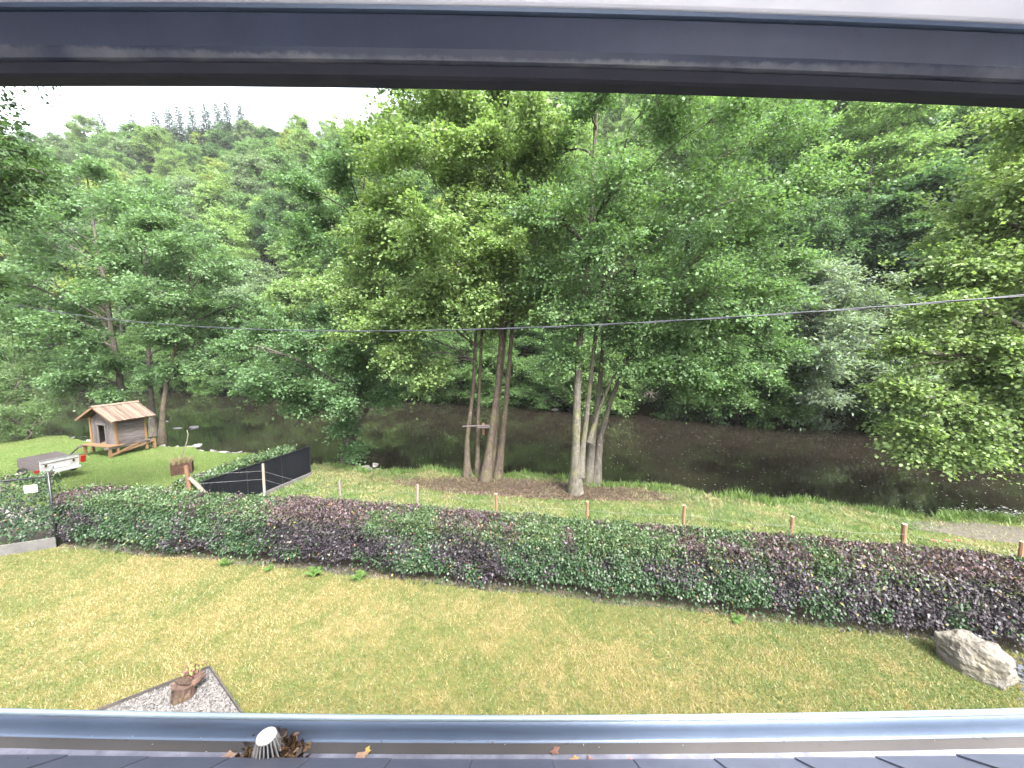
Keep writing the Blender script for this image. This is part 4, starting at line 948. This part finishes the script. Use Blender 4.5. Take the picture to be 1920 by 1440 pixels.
tag(add('slate_chippings', leaves_mesh('slate_chippings', np.stack([x, y, .02 + lr_.random(n) * .03], 1), lr_.normal(0, 1, (n, 3)) * np.array([1, 1, .3]), np.array([0, 0, 1]) + lr_.normal(0, .4, (n, 3)), lr_.uniform(.04, .1, n), .7, cc), M['plant']), 'blue-grey slate chippings beside the boulder', 'chippings', kind='stuff')

# ------------------------------------------------------------------ wire fence behind the hedge
fp = [(-8.28, 12.45, 1.26, 0), (-5.49, 11.93, .85, 0), (-2.98, 11.65, .85, 0), (-.45, 10.91, .85, 1), (2.11, 10.34, .85, 1), (4.68, 10.09, .85, 1), (7.11, 9.4, .85, 1), (9.57, 8.99, .85, 2), (11.33, 8.15, .85, 1)]
where = ['grey weathered fence post standing in front of the black panel fence', 'grey weathered fence post next along from the black panel fence', 'grey weathered fence post third along from the black panel fence', 'brown pale-topped fence post between linden stems and hedge',
         'brown pale-topped fence post just in front of the hornbeam base', 'brown pale-topped fence post first past the hornbeam towards the sycamore', 'brown pale-topped fence post before the tall weeds on the bank', 'thicker brown post nearest the sycamore, beside the red poppies', 'brown fence post beyond the red poppies, last of the row']
tops = []
for i, (x, y, zt, kind) in enumerate(fp):
    zb = float(nz(x, y)) - .15; rad = .042 if kind < 2 else .055
    o = empty('fence_post', (x, y, zb)); tag(o, where[i], 'fence post', 'wooden posts of the wire fence')
    tl = random.Random(i).uniform(-.03, .03); H_ = zt - zb
    add('shaft', log_mesh('shaft', [(0, 0, 0), (tl * .5, 0, H_ * .5), (tl, 0, H_ - .012)], [rad, rad, rad * .95], 9, i, .08), M['post_grey'] if kind == 0 else M['post_red'], o)
    add('end_grain', MB().tube([(tl, 0, H_ - .02), (tl, 0, H_)], [rad * .93, rad * .85], 9).mesh('end_grain'), M['post_grey'] if kind == 0 else M['pale_end'], o)
    tops.append(Vector((x + tl, y - rad, zt)))
wire = empty('fence_wire', tops[0]); tag(wire, 'slack thin wire strands strung between the wooden fence posts', 'wire')
for dz in (.24, .52):
    P = []
    for a, b in zip(tops, tops[1:]):
        for k in range(8): t = k / 8; p = a.lerp(b, t); P.append(p - tops[0] - Vector((0, 0, dz + .05 * 4 * t * (1 - t))))
    add('strand', MB().tube([Vector((-1.45, -.8, .05 - dz + .1))] + P, .0024, 4).mesh('strand'), M['galv'], wire)

# ------------------------------------------------------------------ black panel fence with concrete base
PA = Vector((-9.66, 11.7, -.35)); PB = Vector((-8.70, 16.2, -.45)); pf = empty('panel_fence', PA); tag(pf, 'black sheet-metal panel fence on a concrete base running to the river', 'fence')
dv = (PB - PA); nP = 3
for k in range(nP):
    a = dv * (k / nP); b = dv * ((k + 1) / nP); mb = MB(); m = 22; L_ = (b - a); perp = Vector((L_.y, -L_.x, 0)).normalized()
    V = []; F = []
    for i in range(m + 1):
        t = .012 + .976 * i / m; off = perp * (.0018 * ((i % 2) * 2 - 1)); p = a + L_ * t
        V += [p + off + Vector((0, 0, .13)), p + off + Vector((0, 0, 1.27)), p + off - perp * .02 + Vector((0, 0, 1.27)), p + off - perp * .02 + Vector((0, 0, .13))]
    for i in range(m): F += [(4 * i + j, 4 * i + 4 + j, 4 * i + 4 + (j + 1) % 4, 4 * i + (j + 1) % 4) for j in range(4)]
    F += [(0, 1, 2, 3), (4 * m + 3, 4 * m + 2, 4 * m + 1, 4 * m)]
    mb.poly(V, F); add('panel', mb.mesh('panel'), M['black_metal'], pf)
for k in range(nP + 1):
    p = dv * (k / nP) + Vector((-.03, .0, 0)); add('post', MB().box(p + Vector((0, 0, .62)), (.05, .05, 1.34)).mesh('post'), M['black_paint'], pf)
add('top_rail', MB().beam(Vector((0, 0, 1.285)), dv + Vector((0, 0, 1.285)), .05, .025).mesh('top_rail'), M['black_paint'], pf)
add('concrete_base', MB().beam(Vector((.01, 0, .04)), dv + Vector((.01, 0, .04)), .06, .20).mesh('concrete_base', bevel=.006), M['concrete'], pf)
sp0 = empty('strainer_post', (-9.95, 11.5, -.1)); tag(sp0, 'crooked brown wooden post with a slanting brace by the panel fence end', 'post')
add('upright', log_mesh('upright', [(0, 0, 0), (.0, 0, .8), (-.03, 0, 1.35), (-.05, 0, 1.6)], [.075, .07, .06, .05], 9, 3, .2), M['post_red'], sp0)
add('brace', log_mesh('brace', [(.03, 0, 1.22), (.25, .02, .95), (.5, .05, .6)], [.05, .06, .06], 9, 6, .15), M['post_grey'], sp0)

# ------------------------------------------------------------------ chain-link fence corner
c0 = Vector((-11.72, 9.46, 0)); c1 = Vector((-16.2, 7.42, 0)); cv = c1 - c0; cl_ = cv.length; cu = cv.normalized(); cp = Vector((cu.y, -cu.x, 0))
if cp.y > 0: cp = -cp
cf = empty('chain_link_fence', c0); tag(cf, 'chain-link fence with black top rail and concrete kick plate', 'fence')
add('concrete_plate', MB().beam(Vector((0, 0, .13)), cv + Vector((0, 0, .13)), .05, .27).mesh('concrete_plate', bevel=.005), M['concrete'], cf)
mb = MB(); pitch = .075; Hf = 1.86
for k in range(int(-Hf / pitch), int(cl_ / pitch)):
    for s_ in (1, -1):
        u0 = k * pitch; z0, z1 = .02, Hf
        ua, ub = (u0, u0 + (z1 - z0)) if s_ > 0 else (u0 + (z1 - z0), u0)
        def cut(ua, za, ub, zb_):
            if ua < 0: za += (0 - ua) / (ub - ua) * (zb_ - za); ua = 0
            if ub > cl_: zb_ = za + (cl_ - ua) / (ub - ua) * (zb_ - za); ub = cl_
            return ua, za, ub, zb_
        if s_ > 0: q = cut(ua, z0, ub, z1)
        else: q = cut(ub, z1, ua, z0)
        if q[2] - q[0] < .05: continue
        mb.tube([cu * q[0] + cp * .04 + Vector((0, 0, q[1])), cu * q[2] + cp * .04 + Vector((0, 0, q[3]))], .0011, 3, False)
add('wire_mesh', mb.mesh('wire_mesh'), simple('coated_wire', (.03, .04, .035), (.05, .06, .055), 8, .6, .3), cf)
add('top_rail', MB().tube([cp * .04 + Vector((0, 0, 1.88)), cv + cp * .04 + Vector((0, 0, 1.88))], .022, 8).mesh('top_rail', True), M['black_paint'], cf)
for t in (.0, .48, .95): add('post', MB().tube([cv * t + Vector((0, 0, -.1)), cv * t + Vector((0, 0, 2.0))], .027, 10).mesh('post', True), M['black_paint'], cf)
sg = add('sign_plate', MB().box((0, 0, 0), (.24, .012, .19)).mesh('sign_plate', bevel=.004), M['white_paint'], None, c0 + cu * .30 + cp * .075 + Vector((0, 0, 1.62)), (0, 0, math.atan2(cu.y, cu.x))); tag(sg, 'small blank white sign plate hung on the chain-link fence', 'sign')

# ------------------------------------------------------------------ wooden hut
hut = empty('wooden_hut', (-19.93, 19.06, -.36), R(-14)); tag(hut, 'small raised wooden hut with board roof on the neighbouring lawn', 'hut')
HW, HL, PZ, WZ = 1.75, 1.25, .48, 1.72
def box(name, c, d, mat, parent=hut, rot=None, bev=.004): return add(name, MB().box((0, 0, 0), d).mesh(name, bevel=bev), M[mat], parent, c, rot)
for x in (-HW, 0):
    for y in (0, HL):
        box('post', (x, y, (WZ + .0) / 2 + (.06 if y == 0 else .03)), (.10, .10, WZ + .1), 'wood_new')
for k in range(4): box('floor_board', (-HW / 2, -.34 + k * .165, PZ), (HW + .25, .155, .04), 'wood_new_x')
for k in range(6): box('floor_board', (-HW / 2, .34 + k * .18, PZ - .002), (HW + .2 if k < 5 else HW + .5, .17, .04), 'wood_grey')
box('joist', (.04, HL / 2 - .1, PZ - .07), (.06, HL + .9, .09), 'wood_grey_z'); box('joist', (-HW - .04, HL / 2 - .1, PZ - .07), (.06, HL + .9, .09), 'wood_grey_z')
hp = random.Random(8)
plank_s = MB().box((0, 0, 0), (.022, HL - .1, .168)).mesh('plank', bevel=.004)
for sidex in (0.0, -HW):
    for k in range(7):
        add('wall_plank', plank_s, wood_mat('plank_wood', (.042, .036, .036), (.125, .106, .102), 1) if k == 0 and sidex == 0 else bpy.data.materials['plank_wood'], hut, (sidex + hp.uniform(-.004, .004), HL / 2, PZ + .12 + k * .176), (0, hp.uniform(-.01, .01), 0))
for k in range(7): add('wall_plank', MB().box((0, 0, 0), (HW - .1, .022, .168)).mesh('plank_back', bevel=.004), M['wood_grey'], hut, (-HW / 2, HL, PZ + .12 + k * .176))
# front: upright boards with a doorway
dw0, dw1, dh = -1.25, -.72, .98
x = -HW + .07
while x < -.06:
    w = .155; xc = x + w / 2
    apex = 2.36 - abs(xc + HW / 2) * .78
    zb_ = PZ + .02 if not (dw0 - .03 < xc < dw1 + .03) else PZ + dh + .08
    box('wall_plank', (xc, 0 + hp.uniform(-.003, .003), (zb_ + apex) / 2), (w - .006, .022, apex - zb_), 'wood_grey_z'); x += w
box('door_frame', (dw0, -.022, PZ + dh / 2), (.07, .03, dh), 'wood_grey_z'); box('door_frame', (dw1, -.022, PZ + dh / 2), (.07, .03, dh), 'wood_grey_z'); box('door_frame', ((dw0 + dw1) / 2, -.024, PZ + dh + .05), (dw1 - dw0 + .22, .03, .10), 'wood_grey')
box('vent_slat', (-HW / 2, -.02, 1.86), (.05, .02, .30), 'wood_new'); box('vent_slat', (-HW / 2 - .12, -.02, 1.84), (.04, .02, .26), 'wood_grey_z')
box('perch', ((dw0 + dw1) / 2 - .08, .55, PZ + .25), (.5, .35, .4), 'wood_new')
# roof of boards laid down the slope
rx = HW / 2 + .42; rise = .70; ridge_z = 2.46; sl_len = math.hypot(rx, rise); ang = math.atan2(rise, rx)
nb = 15; bw = (HL + .70) / nb
roof_b = MB().box((0, 0, 0), (sl_len, bw * .94, .024)).mesh('roof_board', bevel=.004)
for sgn in (1, -1):
    for k in range(nb):
        y = -.38 + (k + .5) * bw
        add('roof_board', roof_b, M['roof_wood'], hut, (-HW / 2 + sgn * rx / 2, y, ridge_z - rise / 2 + hp.uniform(-.006, .006) + (k % 2) * .012), (0, sgn * ang, hp.uniform(-.006, .006)))
for sgn in (1, -1): box('ridge_board', (-HW / 2 + sgn * .055, HL / 2 - .03, ridge_z + .012), (.15, HL + .76, .022), 'roof_wood', rot=(0, sgn * ang, 0))
box('ridge_beam', (-HW / 2, HL / 2 - .03, ridge_z - .10), (.08, HL + .62, .10), 'wood_new')
for sgn in (1, -1):
    box('barge_board', (-HW / 2 + sgn * rx / 2, -.36, ridge_z - rise / 2 - .045), (sl_len, .022, .09), 'wood_new_x', rot=(0, sgn * ang, 0))
    box('eave_batten', (-HW / 2 + sgn * (rx - .08), HL / 2, ridge_z - rise - .02), (.05, HL + .5, .05), 'wood_new')
for a, b in (((.06, -.3, .06), (.06, HL + .3, .36)), ((.085, HL * .75, .44), (.085, -.25, .05))): add('cross_brace', MB().beam(a, b, .03, .10).mesh('cross_brace', bevel=.004), M['wood_new_x'], hut)
for x, y in ((-HW, -.32), (0, -.32), (.02, HL + .35), (-HW, HL + .35)): box('stilt', (x, y, .2), (.11, .11, .52), 'wood_new')
add('ramp', MB().beam((-HW - .08, -.42, PZ), (-HW - .45, -.7, .02), .22, .03).mesh('ramp'), M['wood_grey'], hut)

# ------------------------------------------------------------------ small trailer
tl_ = empty('car_trailer', (-18.65, 15.45, -.36), math.atan2(1.10, .30)); tl_.rotation_euler = (R(6.5), 0, math.atan2(1.10, .30)); tag(tl_, 'small old white car trailer with red tail lamps parked behind the fence hedge', 'trailer')
# local x runs along the tail board, +y points away along the bed
add('tail_board', MB().box((0, 0, .66), (1.16, .03, .56)).mesh('tail_board', bevel=.006), M['white_paint'], tl_)
add('side_board', MB().box((-.58, .70, .60), (.03, 1.36, .34)).mesh('side_board', bevel=.005), M['wood_grey'], tl_); add('side_board', MB().box((.58, .70, .60), (.03, 1.36, .34)).mesh('side_board', bevel=.005), M['wood_grey'], tl_)
add('front_board', MB().box((0, 1.39, .60), (1.16, .03, .34)).mesh('front_board', bevel=.005), M['wood_grey'], tl_); add('bed', MB().box((0, .70, .45), (1.13, 1.36, .03)).mesh('bed'), M['wood_grey'], tl_)
add('cover', MB().box((0, .70, .78), (1.13, 1.34, .03)).mesh('cover'), M['wood_grey'], tl_)
add('top_edge', MB().box((0, -.002, .955), (1.20, .05, .03)).mesh('top_edge', bevel=.004), M['galv'], tl_)
add('bumper', MB().box((0, -.03, .40), (1.24, .06, .10)).mesh('bumper', bevel=.01), M['white_paint'], tl_)
for sgn in (1, -1):
    lm = add('tail_lamp', MB().box((0, 0, 0), (.17, .06, .30 if sgn > 0 else .18)).mesh('tail_lamp', bevel=.015), M['red_lens'], tl_, (sgn * .70, -.03, .70 if sgn > 0 else .52))
    for dz in (-.07, .0, .07): add('lens_rib', MB().box((0, -.032, dz if sgn > 0 else dz * .6), (.15, .008, .012)).mesh('lens_rib'), M['red_lens'], lm)
    wh = add('wheel', MB().tube([(sgn * .66, .75, .28), (sgn * .78, .75, .28)], [.28, .28], 18).mesh('wheel', bevel=.02), M['rubber'], tl_)
    add('rim', MB().tube([(sgn * .775, .75, .28), (sgn * .79, .75, .28)], [.15, .14], 14).mesh('rim'), M['galv'], wh)
pl = add('number_plate', MB().box((.02, -.022, .60), (.52, .012, .12)).mesh('number_plate', bevel=.002), M['plate'], tl_)
add('plate_band', MB().box((-.215, -.030, .60), (.04, .004, .11)).mesh('plate_band'), simple('plate_blue', (.02, .04, .20), (.03, .05, .24), 9, .5, .4), pl)
add('latch', MB().box((-.42, -.03, .72), (.05, .04, .10)).mesh('latch'), M['rust'], tl_); add('latch', MB().box((.40, -.03, .72), (.05, .04, .10)).mesh('latch'), M['rust'], tl_)
add('fold_line', MB().box((0, -.02, .80), (1.12, .012, .02)).mesh('fold_line'), M['rust'], tl_); add('drawbar', MB().beam((0, 1.4, .40), (0, 2.5, .38), .06, .06).mesh('drawbar'), M['galv'], tl_)

# ------------------------------------------------------------------ rusty planter, bent stick
pt = empty('rusty_planter', (-14.5, 16.5, -.42), R(35)); pt.scale = (.85, .85, .9); tag(pt, 'rusty ragged-rimmed metal planter of dry stalks on the neighbouring lawn', 'planter')
mb = MB(); V = []; F = []; m = 40; pr_ = random.Random(4)
for k in range(m):
    t = k / m * 4; s_ = int(t); u = t - s_; q = [(-1, -1), (1, -1), (1, 1), (-1, 1)]; a, b = q[s_], q[(s_ + 1) % 4]; X = (a[0] + (b[0] - a[0]) * u) * .42; Y = (a[1] + (b[1] - a[1]) * u) * .42
    hh_ = .55 + pr_.uniform(-.05, .04); V += [(X, Y, 0), (X, Y, hh_), (X * .95, Y * .95, hh_), (X * .95, Y * .95, 0.02)]
for k in range(m):
    for j in range(4): a = 4 * k + j; b = 4 * k + (j + 1) % 4; c_ = 4 * ((k + 1) % m) + j; d_ = 4 * ((k + 1) % m) + (j + 1) % 4; F.append((a, c_, d_, b))
mb.poly(V, F); add('box', mb.mesh('box'), M['rust'], pt); add('soil', MB().box((0, 0, .45), (.79, .79, .06)).mesh('soil'), M['soil'], pt)
n = 700; pr2 = np.random.default_rng(71); c = np.where(pr2.random((n, 1)) < .7, np.array([.24, .17, .09]), np.array([.12, .15, .05])) * pr2.uniform(.6, 1.3, (n, 1))
blades('dry_stalks', np.stack([pr2.uniform(-.4, .4, n), pr2.uniform(-.4, .4, n), np.full(n, .46)], 1), pr2.uniform(.12, .42, n), pr2.uniform(.006, .014, n), .6, c, pr2, M['plant'], pt)
sk = add('bent_stick', MB().tube([(0, 0, -.1), (.05, 0, .25), (.22, .0, .62), (.36, 0, .95), (.44, 0, 1.3), (.40, 0, 1.5)], [.03, .028, .025, .022, .02, .012], 7).mesh('bent_stick', True), M['post_grey'], None, (-16.1, 18.3, -.42)); tag(sk, 'bare bent stick stuck in the ground behind the rusty planter', 'stick')

# ------------------------------------------------------------------ stones
rocks = [rock_mesh('stone', 20 + k, (.5, .4, .28), 2, .3) for k in range(4)]
for m_ in rocks: m_.materials.append(M['stone'])
rr = random.Random(12)
def stones(name, pts, label, group, smin, smax):
    for x, y, z in pts:
        o = add(name, rocks[rr.randrange(4)], None, None, (x, y, z), (rr.uniform(-.2, .2), rr.uniform(-.2, .2), rr.uniform(0, 6.28))); s_ = rr.uniform(smin, smax); o.scale = (s_, s_ * rr.uniform(.7, 1.1), s_ * rr.uniform(.5, .9)); tag(o, label, 'stone', group)
stones('shore_stone', [(x + rr.uniform(-.2, .2), float(bank_y(np.array(x))) + .15 + rr.uniform(-.35, .45), -.62 + rr.uniform(-.1, .05)) for x in np.arange(-20.5, -10.2, .30)], 'pale flat stone in the rubble edging of the neighbouring lawn', 'stones edging the neighbouring lawn', .4, 1.0)
stones('shore_stone', [(x, float(bank_y(np.array(x))) + .2 + rr.uniform(-.2, .3), -.58 + rr.uniform(-.1, .08)) for x in (-9.2, -8.9, -8.6, -8.35)], 'pale flat stone between panel fence and low alder trunk', 'stones left of the low alder trunk', .5, 1.0)
stones('shore_stone', [(-7.0, 17.1, -.5), (-6.75, 17.2, -.45), (-6.5, 17.0, -.5), (-6.2, 17.0, -.52), (-6.3, 17.25, -.3), (-5.9, 16.9, -.5)], 'pale stone heaped at the foot of the low alder', 'stones heaped by the low alder', .4, .75)
stones('shore_stone', [(x + rr.uniform(-.3, .3), float(bank_y(np.array(x))) + rr.uniform(-.1, .6), -.7) for x in np.arange(-29, -21, .6)], 'pale stone at the water edge behind the hut', 'stones behind the hut', .4, .9)
stones('shore_stone', [(15.6 + rr.uniform(-1.6, 2.5), 11.9 + rr.uniform(-.3, .5), -.75) for _ in range(12)], 'grey stone on the shingle under the sycamore', 'stones under the sycamore', .2, .5)
stones('river_stone', [(-44, 38.3, -1.5), (-62, 58, -1.5), (-52.5, 51.4, -1.5), (-38, 45, -1.5), (-26.7, 30.3, -1.5), (-29, 29.7, -1.5), (-27.6, 29.0, -1.5), (-25.6, 30.5, -1.5), (-30, 33, -1.5), (-31, 27.4, -1.5), (-29, 25.6, -1.5)], 'flat pale stone breaking the water in the river shallows', 'stones in the river shallows', .35, .9)
stones('river_stone', [(15.0, 35.6, -1.5), (4.4, 39.0, -1.5), (18.2, 34.0, -1.5)], 'flat pale stone in the water under the far bank trees', 'stones under the far bank', 1.0, 1.8)

# floating specks and white water on the river
n = 2100; wr_ = np.random.default_rng(81); x = wr_.uniform(-16, 30, n); y0 = bank_y(x) + .8; y1 = far_y(x) - 1.0; y = y0 + wr_.random(n) ** 1.3 * (y1 - y0) * .8
k = wr_.random(n) < np.where(x > 5, .9, .28); x, y = x[k], y[k]; n = len(x)
c = np.tile(np.array([.42, .40, .36]), (n, 1)) * wr_.uniform(.5, 1.1, (n, 1))
tag(add('floating_specks', leaves_mesh('floating_specks', np.stack([x, y, np.full(n, WATER_Z + .008)], 1), wr_.normal(0, 1, (n, 3)) * np.array([1, 1, 0]), np.tile(np.array([0, 0, 1.0]), (n, 1)), wr_.uniform(.03, .085, n), .7, c, .01), M['plant']), 'pale specks of fluff and foam drifting on the dark river', 'foam', kind='stuff')
n = 900; q = wr_.normal(0, 1, (n, 2)); x = 19.6 + q[:, 0] * 1.3; y = 14.2 + q[:, 1] * .45
tag(add('white_water', leaves_mesh('white_water', np.stack([x, y, WATER_Z + .01 + wr_.random(n) * .08], 1), wr_.normal(0, 1, (n, 3)) * np.array([1, .4, .2]), np.array([0, 0, 1]) + wr_.normal(0, .4, (n, 3)), wr_.uniform(.04, .16, n), .4, np.tile(np.array([.48, .48, .50]), (n, 1)), .05), M['plant']), 'broken white water over stones under the sycamore', 'rapids', kind='stuff')

# ------------------------------------------------------------------ boards between the linden stems, dead branch
bd = empty('plank_platform', (-1.2, 15.65, 1.85)); tag(bd, 'rough boards wedged crosswise between the linden stems', 'boards')
add('board', MB().beam((-.82, -.10, .0), (.42, .05, .02), .08, .03).mesh('board'), M['wood_grey'], bd); add('board', MB().box((.05, .06, -.05), (.5, .35, .05)).mesh('board'), M['wood_grey'], bd); add('board', MB().box((.0, .3, -.2), (.09, .05, .5)).mesh('board'), M['post_red'], bd)
mb = MB(); dr = random.Random(5)
for k in range(26):
    a = Vector((0, 0, 0)); P = [a]; d_ = Vector((dr.uniform(-1, 1.2), dr.uniform(-.6, .4), dr.uniform(-.9, .4)))
    for j in range(4): d_ = d_ + Vector((dr.uniform(-.5, .5), dr.uniform(-.4, .4), dr.uniform(-.4, .3))); P.append(P[-1] + d_.normalized() * .16)
    mb.tube(P, [.014, .011, .008, .006, .004], 4)
db = add('dead_branch', mb.mesh('dead_branch'), M['post_grey'], None, (4.95, 13.7, 3.5)); db.scale = (.6, .6, .6); tag(db, 'tangle of bare pale twigs hanging under the hornbeam', 'branch')

# ------------------------------------------------------------------ ferns at the hedge foot, poppies
def fern(loc, seed, label, s_=1.0):
    r = np.random.default_rng(seed); o = empty('fern', loc); tag(o, label, 'fern')
    for k in range(9):
        a = r.uniform(0, 6.28); L_ = r.uniform(.22, .42) * s_; m = 16; t = np.linspace(.08, 1, m); e = np.array([math.cos(a), math.sin(a), 0]); sd_ = np.array([-e[1], e[0], 0])
        mid = e * (t * L_)[:, None] + np.array([0, 0, 1]) * (np.sin(t * 2.2) * .22 * s_)[:, None]
        pos = np.concatenate([mid, mid]); d = np.concatenate([np.tile(sd_ + e * .5, (m, 1)), np.tile(-sd_ + e * .5, (m, 1))]); ln = np.concatenate([1 - t, 1 - t]) * .13 * s_ + .02
        c = np.array([.09, .17, .03]) * r.uniform(.8, 1.2, (2 * m, 1))
        add('frond', leaves_mesh('frond', pos, d, np.tile(np.array([0, 0, 1.0]), (2 * m, 1)) + r.normal(0, .2, (2 * m, 3)), ln, .4, c), M['plant'], o)
for i, (x, y, s_, lb) in enumerate(((-4.45, 8.22, 1.0, 'bright fern at the hedge foot under copper beech'), (-3.41, 8.06, .95, 'bright fern tuft where copper and green hedge meet'), (-6.75, 8.62, .9, 'pale fern under the green hedge part near the corner'), (4.2, 6.75, .7, 'small fern at the hedge foot halfway to the boulder'), (-5.6, 8.42, .6, 'tiny fern left of the copper hedge part'))): fern((x, y, 0), 90 + i, lb, s_ * .62)
for i, (x, y, lb) in enumerate(((10.5, 9.15, 'red poppy nearest the thick brown fence post'), (10.86, 9.16, 'double red poppy between fence posts behind the hedge'), (11.2, 9.24, 'red poppy nearest the last fence post'))):
    zb = float(nz(x, y)); o = empty('poppy', (x, y, zb)); tag(o, lb, 'flower'); add('stem', MB().tube([(0, 0, 0), (.02, 0, .3), (.0, 0, .62)], .006, 5).mesh('stem'), simple('poppy_stem', (.06, .12, .03), (.08, .15, .04), 9), o)
    for k in range(5):
        a = k * 1.2566; add('petal', leaves_mesh('petal', np.zeros((1, 3)) + np.array([[0, 0, .62]]), np.array([[math.cos(a), math.sin(a), .6]]), np.array([[-math.cos(a) * .4, -math.sin(a) * .4, 1]]), np.array([.075]), 1.1, np.array([[.42, .035, .035]])), M['plant'], o)

# ------------------------------------------------------------------ damp summer air over the valley
hz = MB().box((0, 95, 52), (640, 330, 112)).mesh('haze')
hm = NT('valley_haze'); pv = hm.n('ShaderNodeVolumePrincipled'); pv.inputs['Color'].default_value = (.93, .96, 1, 1); pv.inputs['Density'].default_value = .00017; hm.l(pv.outputs[0], hm.out.inputs['Volume'])
tag(add('haze', hz, hm.m), 'thin pale haze over the wooded valley', 'haze', kind='stuff')
